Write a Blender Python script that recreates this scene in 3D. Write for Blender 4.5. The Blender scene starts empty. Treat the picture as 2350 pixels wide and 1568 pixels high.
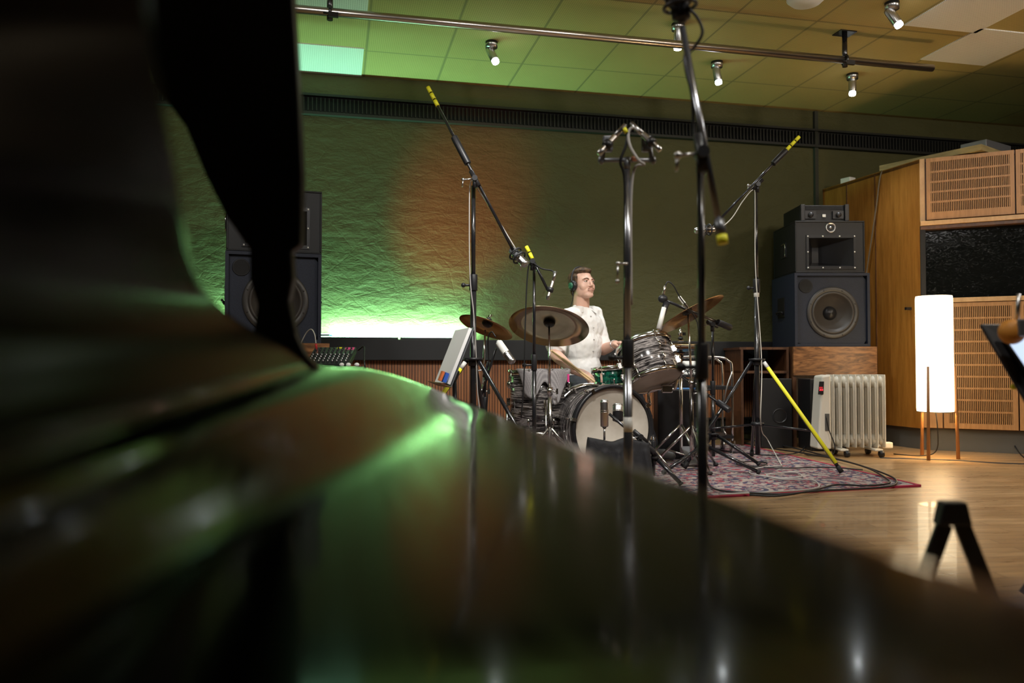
import bpy, bmesh, math, random
from mathutils import Vector, Matrix, Quaternion
random.seed(7)
scene = bpy.context.scene
# ------------------------------------------------------------------ camera (28 mm, f/1.7)
PSI = math.radians(12.55); TH = math.radians(1.5); FPX = 1828.0
O = Vector((0, 0, .69))
RV = Vector((math.cos(PSI), -math.sin(PSI), 0))                     # camera right
FH = Vector((math.sin(PSI), math.cos(PSI), 0))                      # forward, level
FV = Vector((math.sin(PSI)*math.cos(TH), math.cos(PSI)*math.cos(TH), math.sin(TH)))
UV = RV.cross(FV)
cd = bpy.data.cameras.new('camera'); cam = bpy.data.objects.new('camera', cd)
scene.collection.objects.link(cam)
cd.sensor_width = 36; cd.lens = 36*FPX/2350; cd.clip_start = .02; cd.clip_end = 60
cam.matrix_world = Matrix.Translation(O) @ Matrix((RV, UV, -FV)).transposed().to_4x4()
cd.dof.use_dof = True; cd.dof.focus_distance = 4.9; cd.dof.aperture_fstop = 2.0
scene.camera = cam
scene.view_settings.view_transform = 'Standard'; scene.view_settings.look = 'None'
scene.view_settings.gamma = 1; scene.view_settings.use_curve_mapping = False
scene.view_settings.exposure = 0.0
w = bpy.data.worlds.new('world'); scene.world = w; w.use_nodes = True
w.node_tree.nodes['Background'].inputs[0].default_value = (.01, .01, .01, 1)
w.node_tree.nodes['Background'].inputs[1].default_value = .2
def lamp(name, kind, loc, energy, color, parent=None, target=None, **kw):
    ld = bpy.data.lights.new(name, kind); ld.energy = energy; ld.color = color
    for k, v in kw.items(): setattr(ld, k, v)
    o = bpy.data.objects.new(name, ld); scene.collection.objects.link(o)
    o.location = loc
    if target is not None:
        o.rotation_euler = (Vector(target)-Vector(loc)).to_track_quat('-Z', 'Y').to_euler()
    if parent is not None:
        o.location = Vector(loc)-WP[parent.name]; o.parent = parent
    return o
WP = {}
CEIL = 3.03; WALL = 6.57
# room light: rows of ceiling fittings outside the frame (soft white pools)
COOL = (1, .97, .92)
lamp('ceiling_light', 'AREA', (-1.2, 2.6, 2.95), 30, COOL, target=(-1.0, 4.2, 0), size=.5)
lamp('ceiling_light', 'AREA', (3.4, 1.6, 2.95), 46, (1, .93, .84), target=(2.8, 4.6, .6), size=.5)
lamp('ceiling_light', 'SPOT', (.9, 2.6, 2.95), 330, COOL, target=(1.55, 5.1, .55), spot_size=math.radians(58), spot_blend=.6, shadow_soft_size=.12)
lamp('ceiling_light', 'AREA', (1.2, 1.0, 2.95), 30, COOL, target=(1.7, 4.6, .6), size=.35)
lamp('ceiling_light', 'AREA', (5.2, 2.8, 2.95), 26, (1, .85, .68), target=(5.0, 4.9, 1.8), size=.4)

def ray(px, py): return (FV + RV*((px-1175)/FPX) - UV*((py-784)/FPX))
def C(px, py, d): return O + ray(px, py)*d
def onz(px, py, z=0.0):
    r = ray(px, py); return O + r*((z-O.z)/r.z)
def ony(px, py, Y=WALL):
    r = ray(px, py); return O + r*(Y/r.y)
def cv(x, y, z): return RV*x + FH*y + Vector((0, 0, z))              # direction given as right, away, up
RC = Matrix((RV, FH, Vector((0, 0, 1)))).transposed()               # box rotation square to the camera

# ------------------------------------------------------------------ materials
def M(name, col, rough=.5, metal=0.0, emit=None, es=0.0, ior=1.5, coat=0.0, spec=None, sss=0, trans=0):
    m = bpy.data.materials.new(name); m.use_nodes = True
    b = m.node_tree.nodes['Principled BSDF']
    b.inputs['Base Color'].default_value = (*col, 1); b.inputs['Roughness'].default_value = rough
    b.inputs['Metallic'].default_value = metal; b.inputs['IOR'].default_value = ior
    b.inputs['Coat Weight'].default_value = coat
    if spec is not None: b.inputs['Specular IOR Level'].default_value = spec
    if emit: b.inputs['Emission Color'].default_value = (*emit, 1); b.inputs['Emission Strength'].default_value = es
    if sss: b.inputs['Subsurface Weight'].default_value = sss; b.inputs['Subsurface Radius'].default_value = (.02, .008, .004)
    if trans: b.inputs['Transmission Weight'].default_value = trans
    return m
class NT:
    def __init__(s, m): s.m = m; s.t = m.node_tree; s.b = s.t.nodes['Principled BSDF']; s.n = s.t.nodes; s.tc = s.n.new('ShaderNodeTexCoord')
    def L(s, a, b): s.t.links.new(a, b)
    def map(s, scale=(1,1,1), coord='Object', rot=(0,0,0)):
        n = s.n.new('ShaderNodeMapping'); n.inputs['Scale'].default_value = scale; n.inputs['Rotation'].default_value = rot
        s.L(s.tc.outputs[coord], n.inputs[0]); return n.outputs[0]
    def noise(s, vec, scale, detail=4, rough=.5, dist=0):
        n = s.n.new('ShaderNodeTexNoise'); n.inputs['Scale'].default_value = scale; n.inputs['Detail'].default_value = detail
        n.inputs['Roughness'].default_value = rough; n.inputs['Distortion'].default_value = dist; s.L(vec, n.inputs['Vector']); return n.outputs['Fac']
    def voro(s, vec, scale, feat='F1', rnd=1.0):
        n = s.n.new('ShaderNodeTexVoronoi'); n.feature = feat; n.inputs['Scale'].default_value = scale; n.inputs['Randomness'].default_value = rnd
        s.L(vec, n.inputs['Vector']); return n
    def ramp(s, fac, stops, interp='LINEAR'):
        n = s.n.new('ShaderNodeValToRGB'); n.color_ramp.interpolation = interp
        while len(n.color_ramp.elements) < len(stops): n.color_ramp.elements.new(.5)
        for e, (p, c) in zip(n.color_ramp.elements, stops): e.position = p; e.color = (*c, 1)
        s.L(fac, n.inputs[0]); return n.outputs[0]
    def mix(s, a, b, fac, mode='MIX'):
        n = s.n.new('ShaderNodeMix'); n.data_type = 'RGBA'; n.blend_type = mode
        for sock, v in ((n.inputs[0], fac), (n.inputs[6], a), (n.inputs[7], b)):
            if hasattr(v, 'links') or hasattr(v, 'is_linked'): s.L(v, sock)
            else: sock.default_value = v if isinstance(v, (int, float)) else (*v, 1)
        return n.outputs[2]
    def math(s, op, a, b=None):
        n = s.n.new('ShaderNodeMath'); n.operation = op
        for i, v in enumerate((a, b)):
            if v is None: continue
            if isinstance(v, (int, float)): n.inputs[i].default_value = v
            else: s.L(v, n.inputs[i])
        return n.outputs[0]
    def sep(s, vec):
        n = s.n.new('ShaderNodeSeparateXYZ'); s.L(vec, n.inputs[0]); return n.outputs
    def col(s, c): s.L(c, s.b.inputs['Base Color'])
    def rough(s, c): s.L(c, s.b.inputs['Roughness'])
    def bump(s, h, strength=.5, dist=.01):
        n = s.n.new('ShaderNodeBump'); n.inputs['Strength'].default_value = strength; n.inputs['Distance'].default_value = dist
        s.L(h, n.inputs['Height']); s.L(n.outputs[0], s.b.inputs['Normal'])

mt = {}
mt['black'] = M('black_plastic', (.012, .012, .014), .42)
mt['blackmetal'] = M('black_metal', (.012, .012, .014), .25, 0, coat=.4)
mt['pole_grey'] = M('grey_pole', (.30, .31, .34), .22, .9)
mt['cable_brown'] = M('brown_cable', (.16, .13, .09), .5)
mt['rubber'] = M('rubber', (.01, .01, .01), .7)
mt['chrome'] = M('chrome', (.72, .70, .68), .17, 1)
mt['steel'] = M('brushed_steel', (.55, .55, .56), .3, 1)
mt['nickel'] = M('nickel', (.62, .58, .54), .28, 1)
mt['yellow'] = M('yellow_tape', (.9, .86, .03), .5)
mt['white'] = M('white_plastic', (.78, .78, .74), .4)
mt['paper'] = M('paper', (.85, .85, .84), .7)
mt['red'] = M('red', (.6, .03, .04), .4)
mt['blue'] = M('blue', (.03, .12, .6), .5)
mt['orange'] = M('orange', (.75, .18, .05), .5)
mt['cable_black'] = M('black_cable', (.01, .01, .011), .45)
mt['cable_grey'] = M('grey_cable', (.42, .4, .38), .5)
mt['cable_white'] = M('white_cable', (.6, .58, .52), .5)
mt['grey'] = M('grey_metal', (.22, .23, .25), .35, .6)
mt['lens'] = M('lamp_glow', (1, 1, 1), .3, emit=(.92, .98, 1), es=28)
mt['ledred'] = M('red_digits', (.1, 0, 0), .4, emit=(1, .03, .04), es=3)
# back wall: dark olive, crumpled paint
def wallmat():
    m = M('olive_wall', (.1, .1, .05), .72); t = NT(m); v = t.map()
    c = t.noise(v, 3, 5, .6)
    t.col(t.mix((.060, .058, .016), (.082, .076, .021), c))
    a = t.noise(t.map((1, 1, 2.0)), 5.5, 7, .62, .25); b = t.voro(t.map((1, 1, 1.6)), 3.2, 'DISTANCE_TO_EDGE')
    e = t.ramp(b.outputs[0], [(0, (0,)*3), (.03, (1,)*3)])
    f = t.noise(v, 90, 2)
    h = t.math('ADD', a, t.math('MULTIPLY', f, .06)); h = t.math('ADD', h, t.math('MULTIPLY', e, .05))
    t.bump(h, .55, .04); return m
mt['wall'] = wallmat()
mt['darkwall'] = M('dark_wall', (.03, .032, .022), .8)
def ceilmat():
    m = M('ceiling_panels', (.2, .18, .1), .85); t = NT(m); v = t.map(); s = t.sep(v)
    p = t.voro(t.map((1, 1, .001)), 72, 'F1', 0.0)
    hole = t.ramp(p.outputs[0], [(.22, (.35,)*3), (.36, (1,)*3)])
    n = t.noise(v, 1.6, 3)
    base = t.mix((.43, .335, .12), (.54, .425, .16), n)
    # seams every 0.6 m
    gx = t.math('ABSOLUTE', t.math('SUBTRACT', t.math('FRACT', t.math('DIVIDE', t.math('SUBTRACT', s[0], .22), .6)), .5))
    gy = t.math('ABSOLUTE', t.math('SUBTRACT', t.math('FRACT', t.math('DIVIDE', t.math('SUBTRACT', s[1], 6.02), .6)), .5))
    g = t.math('LESS_THAN', t.math('MINIMUM', t.math('SUBTRACT', .5, gx), t.math('SUBTRACT', .5, gy)), .014)
    c = t.mix(base, hole, 1.0, 'MULTIPLY')
    t.col(t.mix(c, (.27, .225, .09), g)); 
    t.bump(t.math('SUBTRACT', 1, g), .6, .006); return m
mt['ceiling'] = ceilmat()
def tilemat():
    m = M('white_tile', (.8, .8, .78), .8); t = NT(m); p = t.voro(t.map((1, 1, .001)), 72, 'F1', 0.0)
    t.col(t.ramp(p.outputs[0], [(.2, (.52, .52, .5)), (.34, (.84, .83, .8))])); return m
mt['tile'] = tilemat()
def woodmat(name, c1, c2, scale, vec=(1, 1, 1), rough=.4, bump=.1, dist=1.5, coat=0):
    m = M(name, c1, rough, coat=coat); t = NT(m); v = t.map(vec)
    a = t.noise(v, scale, 6, .6, dist); b = t.noise(v, scale*6, 3, .5, .3)
    f = t.math('ADD', t.math('MULTIPLY', a, .75), t.math('MULTIPLY', b, .25))
    t.col(t.ramp(f, [(.33, c1), (.48, tuple((x+y)/2 for x, y in zip(c1, c2))), (.62, c2)])); t.bump(f, bump, .004); return m
mt['walnut'] = woodmat('walnut_grain', (.06, .022, .008), (.42, .19, .07), 3.2, (1, 1, 5), .35, .1, 2.5)
mt['boothwood'] = woodmat('booth_veneer', (.24, .095, .012), (.38, .17, .03), 9, (5, 5, .35), .4, .05, .2, .2)
mt['grille'] = woodmat('grille_veneer', (.34, .17, .06), (.46, .245, .10), 8, (5, 5, .5), .45, .05, .2)
mt['palewood'] = woodmat('pale_lipping', (.48, .29, .13), (.62, .40, .2), 6, (3, 3, 1), .4, .05, .4)
mt['plywood'] = woodmat('plywood_edge', (.22, .17, .07), (.40, .33, .16), 10, (.6, .6, 8), .6, .05, .3)
mt['darkwood'] = woodmat('dark_wood', (.05, .02, .01), (.12, .05, .02), 5, (3, 3, 1), .4, .05)
def wainmat():
    m = M('wainscot', (.15, .06, .03), .5); t = NT(m); v = t.map(); s = t.sep(v)
    fr = t.math('FRACT', t.math('MULTIPLY', s[0], 42))
    gr = t.math('GREATER_THAN', t.math('ABSOLUTE', t.math('SUBTRACT', fr, .5)), .36)
    n = t.noise(t.map((14, 14, .5)), 4, 4)
    base = t.ramp(n, [(.3, (.19, .065, .022)), (.65, (.38, .15, .055))])
    t.col(t.mix(base, (.035, .013, .006), gr)); t.bump(t.math('SUBTRACT', 1, gr), .7, .008); return m
mt['wainscot'] = wainmat()
def floormat():
    m = M('oak_floor', (.4, .25, .12), .3, coat=.15); t = NT(m)
    v = t.map((1, 1, 1), rot=(0, 0, math.radians(8)))
    s = t.sep(v)
    br = t.n.new('ShaderNodeTexBrick'); br.inputs['Scale'].default_value = 1; br.inputs['Mortar Size'].default_value = .0016
    br.inputs['Brick Width'].default_value = .5; br.inputs['Row Height'].default_value = .066; br.offset = .37
    br.inputs['Color1'].default_value = (.36, .215, .095, 1); br.inputs['Color2'].default_value = (.50, .32, .155, 1); br.inputs['Mortar'].default_value = (.12, .065, .03, 1)
    t.L(v, br.inputs['Vector'])
    g = t.noise(t.map((1.2, 14, 1), rot=(0, 0, math.radians(8))), 5, 6, .6, .5)
    t.col(t.mix(br.outputs[0], t.ramp(g, [(.3, (.62,)*3), (.7, (1.15,)*3)]), 1.0, 'MULTIPLY'))
    t.rough(t.ramp(g, [(.3, (.26,)*3), (.7, (.40,)*3)])); t.bump(g, .08, .002); return m
mt['floor'] = floormat()
def rugmat():
    m = M('persian_rug', (.3, .1, .1), .95); t = NT(m); v = t.map()
    a = t.voro(v, 6); b = t.voro(v, 24); n = t.noise(v, 16, 6, .7)
    c1 = t.ramp(a.outputs[0], [(0, (.30, .02, .045)), (.2, (.36, .31, .28)), (.36, (.045, .045, .09)), (.5, (.34, .29, .26)), (.72, (.09, .06, .07))], 'CONSTANT')
    c2 = t.ramp(b.outputs[0], [(0, (.38, .33, .29)), (.3, (.06, .055, .09)), (.55, (.26, .05, .07)), (.75, (.36, .30, .26))], 'CONSTANT')
    k = t.math('GREATER_THAN', n, .5)
    t.col(t.mix(c1, c2, k)); t.bump(n, .4, .006); return m
mt['rug'] = rugmat()
mt['rugedge'] = M('rug_binding', (.34, .015, .05), .9)
def oyster():
    m = M('oyster_wrap', (.1, .1, .1), .18, coat=.6); t = NT(m)
    a = t.noise(t.map((1.6, 1.6, 22)), 3.2, 5, .6, 1.6)
    t.col(t.ramp(a, [(.40, (.012, .01, .01)), (.5, (.06, .055, .055)), (.56, (.42, .38, .36)), (.62, (.10, .09, .09)), (.7, (.5, .46, .44))])); return m
mt['oyster'] = oyster()
def sparkle(name, c1, c2):
    m = M(name, c1, .18, coat=.6); t = NT(m); a = t.noise(t.map(), 45, 4, .7)
    t.col(t.ramp(a, [(.4, c1), (.6, c2)])); return m
mt['greenwrap'] = sparkle('green_wrap', (.0, .02, .016), (.01, .14, .08))
def headmat():
    m = M('drum_head', (.62, .56, .46), .5); t = NT(m); n = t.noise(t.map(), 5, 4); t.col(t.ramp(n, [(.35, (.42, .37, .30)), (.65, (.62, .57, .49))])); return m
mt['head'] = headmat()
def cym(name, c1, c2):
    m = M(name, c1, .26, 1); t = NT(m); s = t.sep(t.map())
    r = t.math('SQRT', t.math('ADD', t.math('POWER', s[0], 2), t.math('POWER', s[1], 2)))
    rr = t.n.new('ShaderNodeCombineXYZ'); t.L(r, rr.inputs[0])
    a = t.noise(rr.outputs[0], 260, 3); b = t.noise(t.map(), 9, 4)
    f = t.math('ADD', t.math('MULTIPLY', a, .35), t.math('MULTIPLY', b, .65))
    t.col(t.ramp(f, [(.35, c1), (.65, c2)])); t.bump(a, .06, .001)
    tg = t.n.new('ShaderNodeTangent'); tg.direction_type = 'RADIAL'; tg.axis = 'Z'
    t.L(tg.outputs[0], t.b.inputs['Tangent']); t.b.inputs['Anisotropic'].default_value = .85; return m
mt['bronze'] = cym('bronze', (.34, .2, .09), (.55, .36, .18)); mt['olbronze'] = cym('aged_bronze', (.32, .25, .17), (.5, .41, .29))
def navy():
    m = M('navy_carpeted_box', (.02, .03, .06), .6); t = NT(m); n = t.noise(t.map(), 160, 2); t.col(t.ramp(n, [(.3, (.006, .010, .024)), (.7, (.014, .020, .040))])); t.bump(n, .3, .002); return m
mt['navy'] = navy()
mt['boxblack'] = M('speaker_black', (.006, .006, .007), .5)
mt['cone'] = M('paper_cone', (.05, .043, .037), .5)
mt['rim'] = M('speaker_rim', (.07, .065, .06), .4, .3)
mt['horn'] = M('horn_black', (.012, .012, .014), .35)
mt['skin'] = M('skin', (.70, .43, .33), .45, sss=.15)
mt['lips'] = M('lips', (.55, .24, .2), .4)
mt['hair'] = sparkle('hair', (.035, .019, .010), (.12, .066, .032)); mt['hair'].node_tree.nodes['Principled BSDF'].inputs['Coat Weight'].default_value = 0; mt['hair'].node_tree.nodes['Principled BSDF'].inputs['Roughness'].default_value = .6
def cloth(name, c, sc=14, st=.35):
    m = M(name, c, .85); t = NT(m); n = t.noise(t.map((1, 1, .6)), sc, 3, .5, 1.0); t.bump(n, st, .02); return m
mt['shirt'] = cloth('white_shirt_cloth', (.82, .81, .79)); mt['denim'] = cloth('dark_denim', (.02, .024, .034)); mt['bag'] = cloth('black_cloth', (.01, .01, .012))
def towel():
    m = M('towel_cloth', (.3, .3, .3), .95); t = NT(m); n = t.voro(t.map(), 190, 'F1', 0.0); t.col(t.ramp(n.outputs[0], [(.3, (.12, .11, .12)), (.5, (.36, .34, .34))])); return m
mt['towel'] = towel()
mt['stick'] = M('drumstick_wood', (.62, .43, .22), .45)
mt['ledge'] = M('black_ledge', (.006, .006, .007), .6)
mt['vent'] = M('vent_black', (.003, .003, .003), .7)
mt['ventslat'] = M('vent_slat', (.012, .012, .008), .6)
mt['base'] = M('grey_skirting', (.10, .10, .095), .5)
def glassmat():
    m = M('dark_glass', (.006, .007, .007), .08, coat=.3); t = NT(m); n = t.noise(t.map((1, 1, 2)), 22, 8, .75, 2.0)
    t.rough(t.ramp(n, [(.5, (.06,)*3), (.75, (.4,)*3)])); t.col(t.ramp(n, [(.66, (.006, .007, .007)), (.74, (.09, .09, .085))])); return m
mt['glass'] = glassmat()
mt['shade'] = M('lamp_shade_paper', (.95, .9, .8), .6, emit=(1, .80, .50), es=4.2)
mt['legwood'] = M('lamp_leg_wood', (.30, .13, .04), .45)
def heater():
    m = M('heater_enamel', (.72, .69, .6), .35); return m
mt['heater'] = heater()
mt['screen'] = M('tablet_screen', (.1, .1, .1), .2, emit=(.62, .76, 1), es=1.1)
mt['led'] = M('led_bar_glow', (1, 1, 1), .3, emit=(.45, 1, .62), es=14)
def lacquer():
    m = M('black_piano_lacquer', (.0012, .0012, .0013), .06, ior=1.32); t = NT(m)
    n = t.noise(t.map((1, 1, 1)), 2.2, 2, .4); s = t.noise(t.map((160, 2, 40)), 1.0, 3, .6)
    t.rough(t.ramp(s, [(.35, (.06,)*3), (.75, (.22,)*3)]))
    t.bump(t.math('ADD', t.math('MULTIPLY', n, .2), t.math('MULTIPLY', s, .0012)), .10, .05); return m
mt['lacquer'] = lacquer()
mt['lidlacquer'] = M('black_lid_lacquer', (.0012, .0012, .0014), .22, ior=1.10)
mt['silhouettedark'] = M('silhouette_black', (.003, .003, .003), .35)  # near-black for the solid shape that imitates a reflected figure

# ------------------------------------------------------------------ mesh helpers
def frame(axis):
    z = Vector(axis).normalized(); x = z.cross(Vector((0, 0, 1)))
    if x.length < 1e-4: x = Vector((1, 0, 0))
    x.normalize(); return x, z.cross(x), z
class MB:
    def __init__(s): s.bm = bmesh.new()
    def v(s, p): return s.bm.verts.new(p)
    def f(s, vs, smooth=False):
        try: fc = s.bm.faces.new(vs); fc.smooth = smooth; return fc
        except ValueError: return None
    def box(s, c, sz, R=None):
        c = Vector(c); R = R or Matrix.Identity(3); x, y, z = (k/2 for k in sz)
        V = [s.v(c + R @ Vector((a*x, b*y, d*z))) for a in (-1, 1) for b in (-1, 1) for d in (-1, 1)]
        for q in ((0,1,3,2), (4,6,7,5), (0,4,5,1), (2,3,7,6), (0,2,6,4), (1,5,7,3)): s.f([V[i] for i in q])
        return s
    def bx(s, x0, x1, y0, y1, z0, z1): return s.box(((x0+x1)/2, (y0+y1)/2, (z0+z1)/2), (x1-x0, y1-y0, z1-z0))
    def rings(s, rings, closed=True, cap=True, smooth=True):
        R = [[s.v(p) for p in r] for r in rings]; n = len(R[0])
        for a, b in zip(R, R[1:]):
            for i in range(n if closed else n-1): s.f([a[i], a[(i+1) % n], b[(i+1) % n], b[i]], smooth)
        if cap: s.f(list(reversed(R[0]))); s.f(R[-1])
        return s
    def tube(s, a, b, ra, rb=None, n=14, cap=True):
        a = Vector(a); b = Vector(b); rb = ra if rb is None else rb; x, y, z = frame(b-a)
        return s.rings([[p + (x*math.cos(t) + y*math.sin(t))*r for t in (2*math.pi*i/n for i in range(n))] for p, r in ((a, ra), (b, rb))], cap=cap)
    def path(s, pts, r, n=8, sub=6):
        P = [Vector(p) for p in pts]
        if sub > 1 and len(P) > 2:
            Q = []; E = [P[0]*2-P[1]] + P + [P[-1]*2-P[-2]]
            for i in range(1, len(E)-2):
                a, b, c, d = E[i-1:i+3]
                for k in range(sub):
                    t = k/sub; Q.append(.5*((2*b) + (c-a)*t + (2*a-5*b+4*c-d)*t*t + (3*b-a-3*c+d)*t**3))
            P = Q + [P[-1]]
        rs = []; pv = None
        for i, p in enumerate(P):
            d = (P[min(i+1, len(P)-1)] - P[max(i-1, 0)]).normalized()
            if pv is None: x, y, z = frame(d)
            else: x = (x - d*x.dot(d)).normalized(); y = d.cross(x)
            pv = d; rs.append([p + (x*math.cos(t) + y*math.sin(t))*r for t in (2*math.pi*k/n for k in range(n))])
        return s.rings(rs)
    def lathe(s, prof, c=(0,0,0), axis=(0,0,1), n=40, cap=False):
        c = Vector(c); x, y, z = frame(axis)
        return s.rings([[c + z*h + (x*math.cos(t) + y*math.sin(t))*max(r, 1e-4) for t in (2*math.pi*i/n for i in range(n))] for r, h in prof], cap=cap)
    def ell(s, c, r, R=None, n=18, m=12):
        c = Vector(c); R = R or Matrix.Identity(3); r = (r, r, r) if isinstance(r, (int, float)) else r
        rs = []
        for j in range(m+1):
            a = math.pi*j/m; rs.append([c + R @ Vector((r[0]*max(math.sin(a), .001)*math.cos(t), r[1]*max(math.sin(a), .001)*math.sin(t), -r[2]*math.cos(a))) for t in (2*math.pi*i/n for i in range(n))])
        return s.rings(rs)
    def torus(s, c, axis, R, r, n=40, k=10):
        c = Vector(c); x, y, z = frame(axis); rs = []
        for i in range(n+1):
            t = 2*math.pi*i/n; d = x*math.cos(t)+y*math.sin(t)
            rs.append([c + d*(R + r*math.cos(u)) + z*r*math.sin(u) for u in (2*math.pi*j/k for j in range(k))])
        return s.rings(rs, cap=False)
    def prism(s, pts, vec):
        vec = Vector(vec); A = [s.v(Vector(p)) for p in pts]; B = [s.v(Vector(p)+vec) for p in pts]; n = len(pts)
        s.f(A); s.f(list(reversed(B)))
        for i in range(n): s.f([A[i], B[i], B[(i+1) % n], A[(i+1) % n]])
        return s
    def cap(s, a, b, ra, rb=None):                                  # round-ended limb
        rb = ra if rb is None else rb; a = Vector(a); b = Vector(b)
        s.ell(a, ra, n=14, m=9); s.ell(b, rb, n=14, m=9); return s.tube(a, b, ra, rb, 14)
    def build(s, name, mat, parent=None, local=False, bevel=0, remesh=0, smooth_it=0, props=None):
        bmesh.ops.recalc_face_normals(s.bm, faces=s.bm.faces)
        if not local:
            if parent is not None: org = WP[parent.name]
            else:
                xs = [v.co for v in s.bm.verts]
                org = Vector(((min(p.x for p in xs)+max(p.x for p in xs))/2, (min(p.y for p in xs)+max(p.y for p in xs))/2, min(p.z for p in xs)))
            bmesh.ops.translate(s.bm, verts=s.bm.verts, vec=-org)
        me = bpy.data.meshes.new(name); s.bm.to_mesh(me); s.bm.free()
        me.materials.append(mat)
        o = bpy.data.objects.new(name, me); scene.collection.objects.link(o)
        if parent is not None: o.parent = parent; WP[o.name] = WP[parent.name].copy()
        else: o.location = org if not local else (0, 0, 0); WP[o.name] = org.copy() if not local else Vector()
        if remesh:
            r = o.modifiers.new('r', 'REMESH'); r.mode = 'VOXEL'; r.voxel_size = remesh; r.use_smooth_shade = True
            if smooth_it: q = o.modifiers.new('s', 'SMOOTH'); q.factor = .5; q.iterations = smooth_it
            dg = bpy.context.evaluated_depsgraph_get(); nm = bpy.data.meshes.new_from_object(o.evaluated_get(dg))
            o.modifiers.clear(); o.data = nm; nm.name = name
            for p in nm.polygons: p.use_smooth = True
        if bevel:
            b = o.modifiers.new('b', 'BEVEL'); b.width = bevel; b.segments = 2; b.limit_method = 'ANGLE'; b.angle_limit = math.radians(40)
        for k, v in (props or {}).items(): o[k] = v
        return o
def thing(name, label, cat, loc=(0,0,0), group=None, rot=None):
    o = bpy.data.objects.new(name, None); scene.collection.objects.link(o); o.empty_display_size = .05
    o.location = loc; WP[o.name] = Vector(loc); o['label'] = label; o['category'] = cat
    if group: o['group'] = group
    if rot is not None: o.rotation_euler = rot.to_euler()
    return o
def tag(o, label, cat, group=None):
    o['label'] = label; o['category'] = cat
    if group: o['group'] = group
    return o
def struct(o): o['kind'] = 'structure'; return o
def axrot(axis, up=None):
    x, y, z = frame(axis); return Matrix((x, y, z)).transposed()
# ================================================================== THE ROOM
struct(MB().bx(-5.5, 8.6, -3.2, 6.75, -.1, 0).build('floor', mt['floor']))
struct(MB().bx(-5.5, 8.6, -3.2, 6.75, CEIL, CEIL+.1).build('ceiling', mt['ceiling'], local=True))
struct(MB().bx(-5.5, 8.6, WALL, WALL+.15, 0, CEIL).build('wall_back', mt['wall'], local=True))
struct(MB().bx(-5.65, -5.5, -3.2, 6.75, 0, CEIL).build('wall_left', mt['darkwall']))
struct(MB().bx(8.6, 8.75, -3.2, 6.75, 0, CEIL).build('wall_right', mt['darkwall']))
struct(MB().bx(-5.5, 8.6, -3.35, -3.2, 0, CEIL).build('wall_front', mt['darkwall']))
# wainscot, black ledge, lower and upper ventilation slots
struct(MB().bx(-5.5, 4.42, WALL-.03, WALL, .20, .705).build('trim_1', mt['wainscot'], local=True))
t2 = struct(MB().bx(-5.5, 4.42, WALL-.10, WALL, .705, .875).build('trim_2', mt['ledge'], bevel=.006))
t3 = struct(MB().bx(-5.5, 4.42, WALL-.012, WALL, .06, .2).build('trim_3', mt['vent']))
sl = MB()
for i in range(330): sl.box((-5.4+i*.0297, WALL-.02, .14), (.012, .012, .075))
sl.bx(-5.5, 4.42, WALL-.04, WALL-.005, .185, .2); sl.bx(-5.5, 4.42, WALL-.04, WALL-.005, .06, .075)
struct(sl.build('trim_4', mt['ventslat']))
ZV0 = ony(1175, 282).z; ZV1 = ony(1175, 318).z
z0, z1 = ony(760, 262).z, ony(760, 226).z
struct(MB().bx(-5.5, 8.6, WALL-.01, WALL, z0, z1).build('trim_5', mt['vent']))
sl = MB()
for i in range(420): sl.box((-5.4+i*.033, WALL-.022, (z0+z1)/2), (.009, .02, z1-z0-.02))
sl.bx(-5.5, 8.6, WALL-.05, WALL-.002, z0-.022, z0); sl.bx(-5.5, 8.6, WALL-.05, WALL-.002, z1, z1+.018)
struct(sl.build('trim_6', mt['ventslat']))
struct(MB().bx(4.33, 4.365, WALL-.03, WALL-.001, .875, CEIL-.01).build('trim_7', mt['darkwall']))

# the control booth: side wall, slanted front, pale lipping, grilles, window
ZB = 2.30
K = Vector((C(2112, 500, 6.3).x, C(2112, 500, 6.3).y, 0))            # booth corner
S0 = Vector((K.x-.09, WALL-.002, 0))
E1 = Vector((C(2350, 500, 5.99).x, C(2350, 500, 5.99).y, 0))
dF = (E1-K).normalized(); nF = Vector((dF.y, -dF.x, 0))             # front direction and its outward normal
if nF.dot(-FH) < 0: nF = -nF
RF = Matrix((dF, -nF, Vector((0, 0, 1)))).transposed()
dS = (S0-K).normalized(); nS = Vector((-1, 0, 0)); LS = (S0-K).length
LF = 4.6
struct(MB().prism([K+Vector((0,0,.17)), S0+Vector((0,0,.17)), S0+Vector((.12,0,.17)), K+Vector((.12,.145,.17))], (0, 0, ZB-.17)).build('wall_booth_side', mt['boothwood']))
seam = MB()
for q in (.42, .72):
    p = K.lerp(S0, q); seam.box(p+Vector((-.003, 0, 1.235)), (.008, .006, 2.1))
struct(seam.build('trim_8', mt['darkwood']))
# front wall pieces leave an opening for the window
def front(u0, u1, z0, z1, d0, d1):
    return MB().box(K + dF*((u0+u1)/2) + nF*((d0+d1)/2) + Vector((0, 0, (z0+z1)/2)), (u1-u0, d1-d0, z1-z0), RF)
ZW0, ZW1 = 1.19, 1.765
struct(front(0, LF, .17, ZW0-.03, -.12, -.02).build('wall_booth_front', mt['darkwood']))
struct(front(0, LF, ZW1+.04, ZB, -.12, -.02).build('wall_booth_header', mt['darkwood']))
gl = struct(front(.0, LF, ZW0, ZW1, -.06, -.045).build('window_1', mt['glass']))
fr = MB()
for a in ((0, LF, ZW1, ZW1+.035, -.06, .035), (0, LF, ZW0-.035, ZW0, -.06, .03), (-.002, .035, ZW1+.035, ZB, -.1, .004)):
    b = front(*a); me = bpy.data.meshes.new('t'); b.bm.to_mesh(me); b.bm.free(); fr.bm.from_mesh(me)
struct(fr.build('trim_9', mt['palewood'], bevel=.003))
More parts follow.
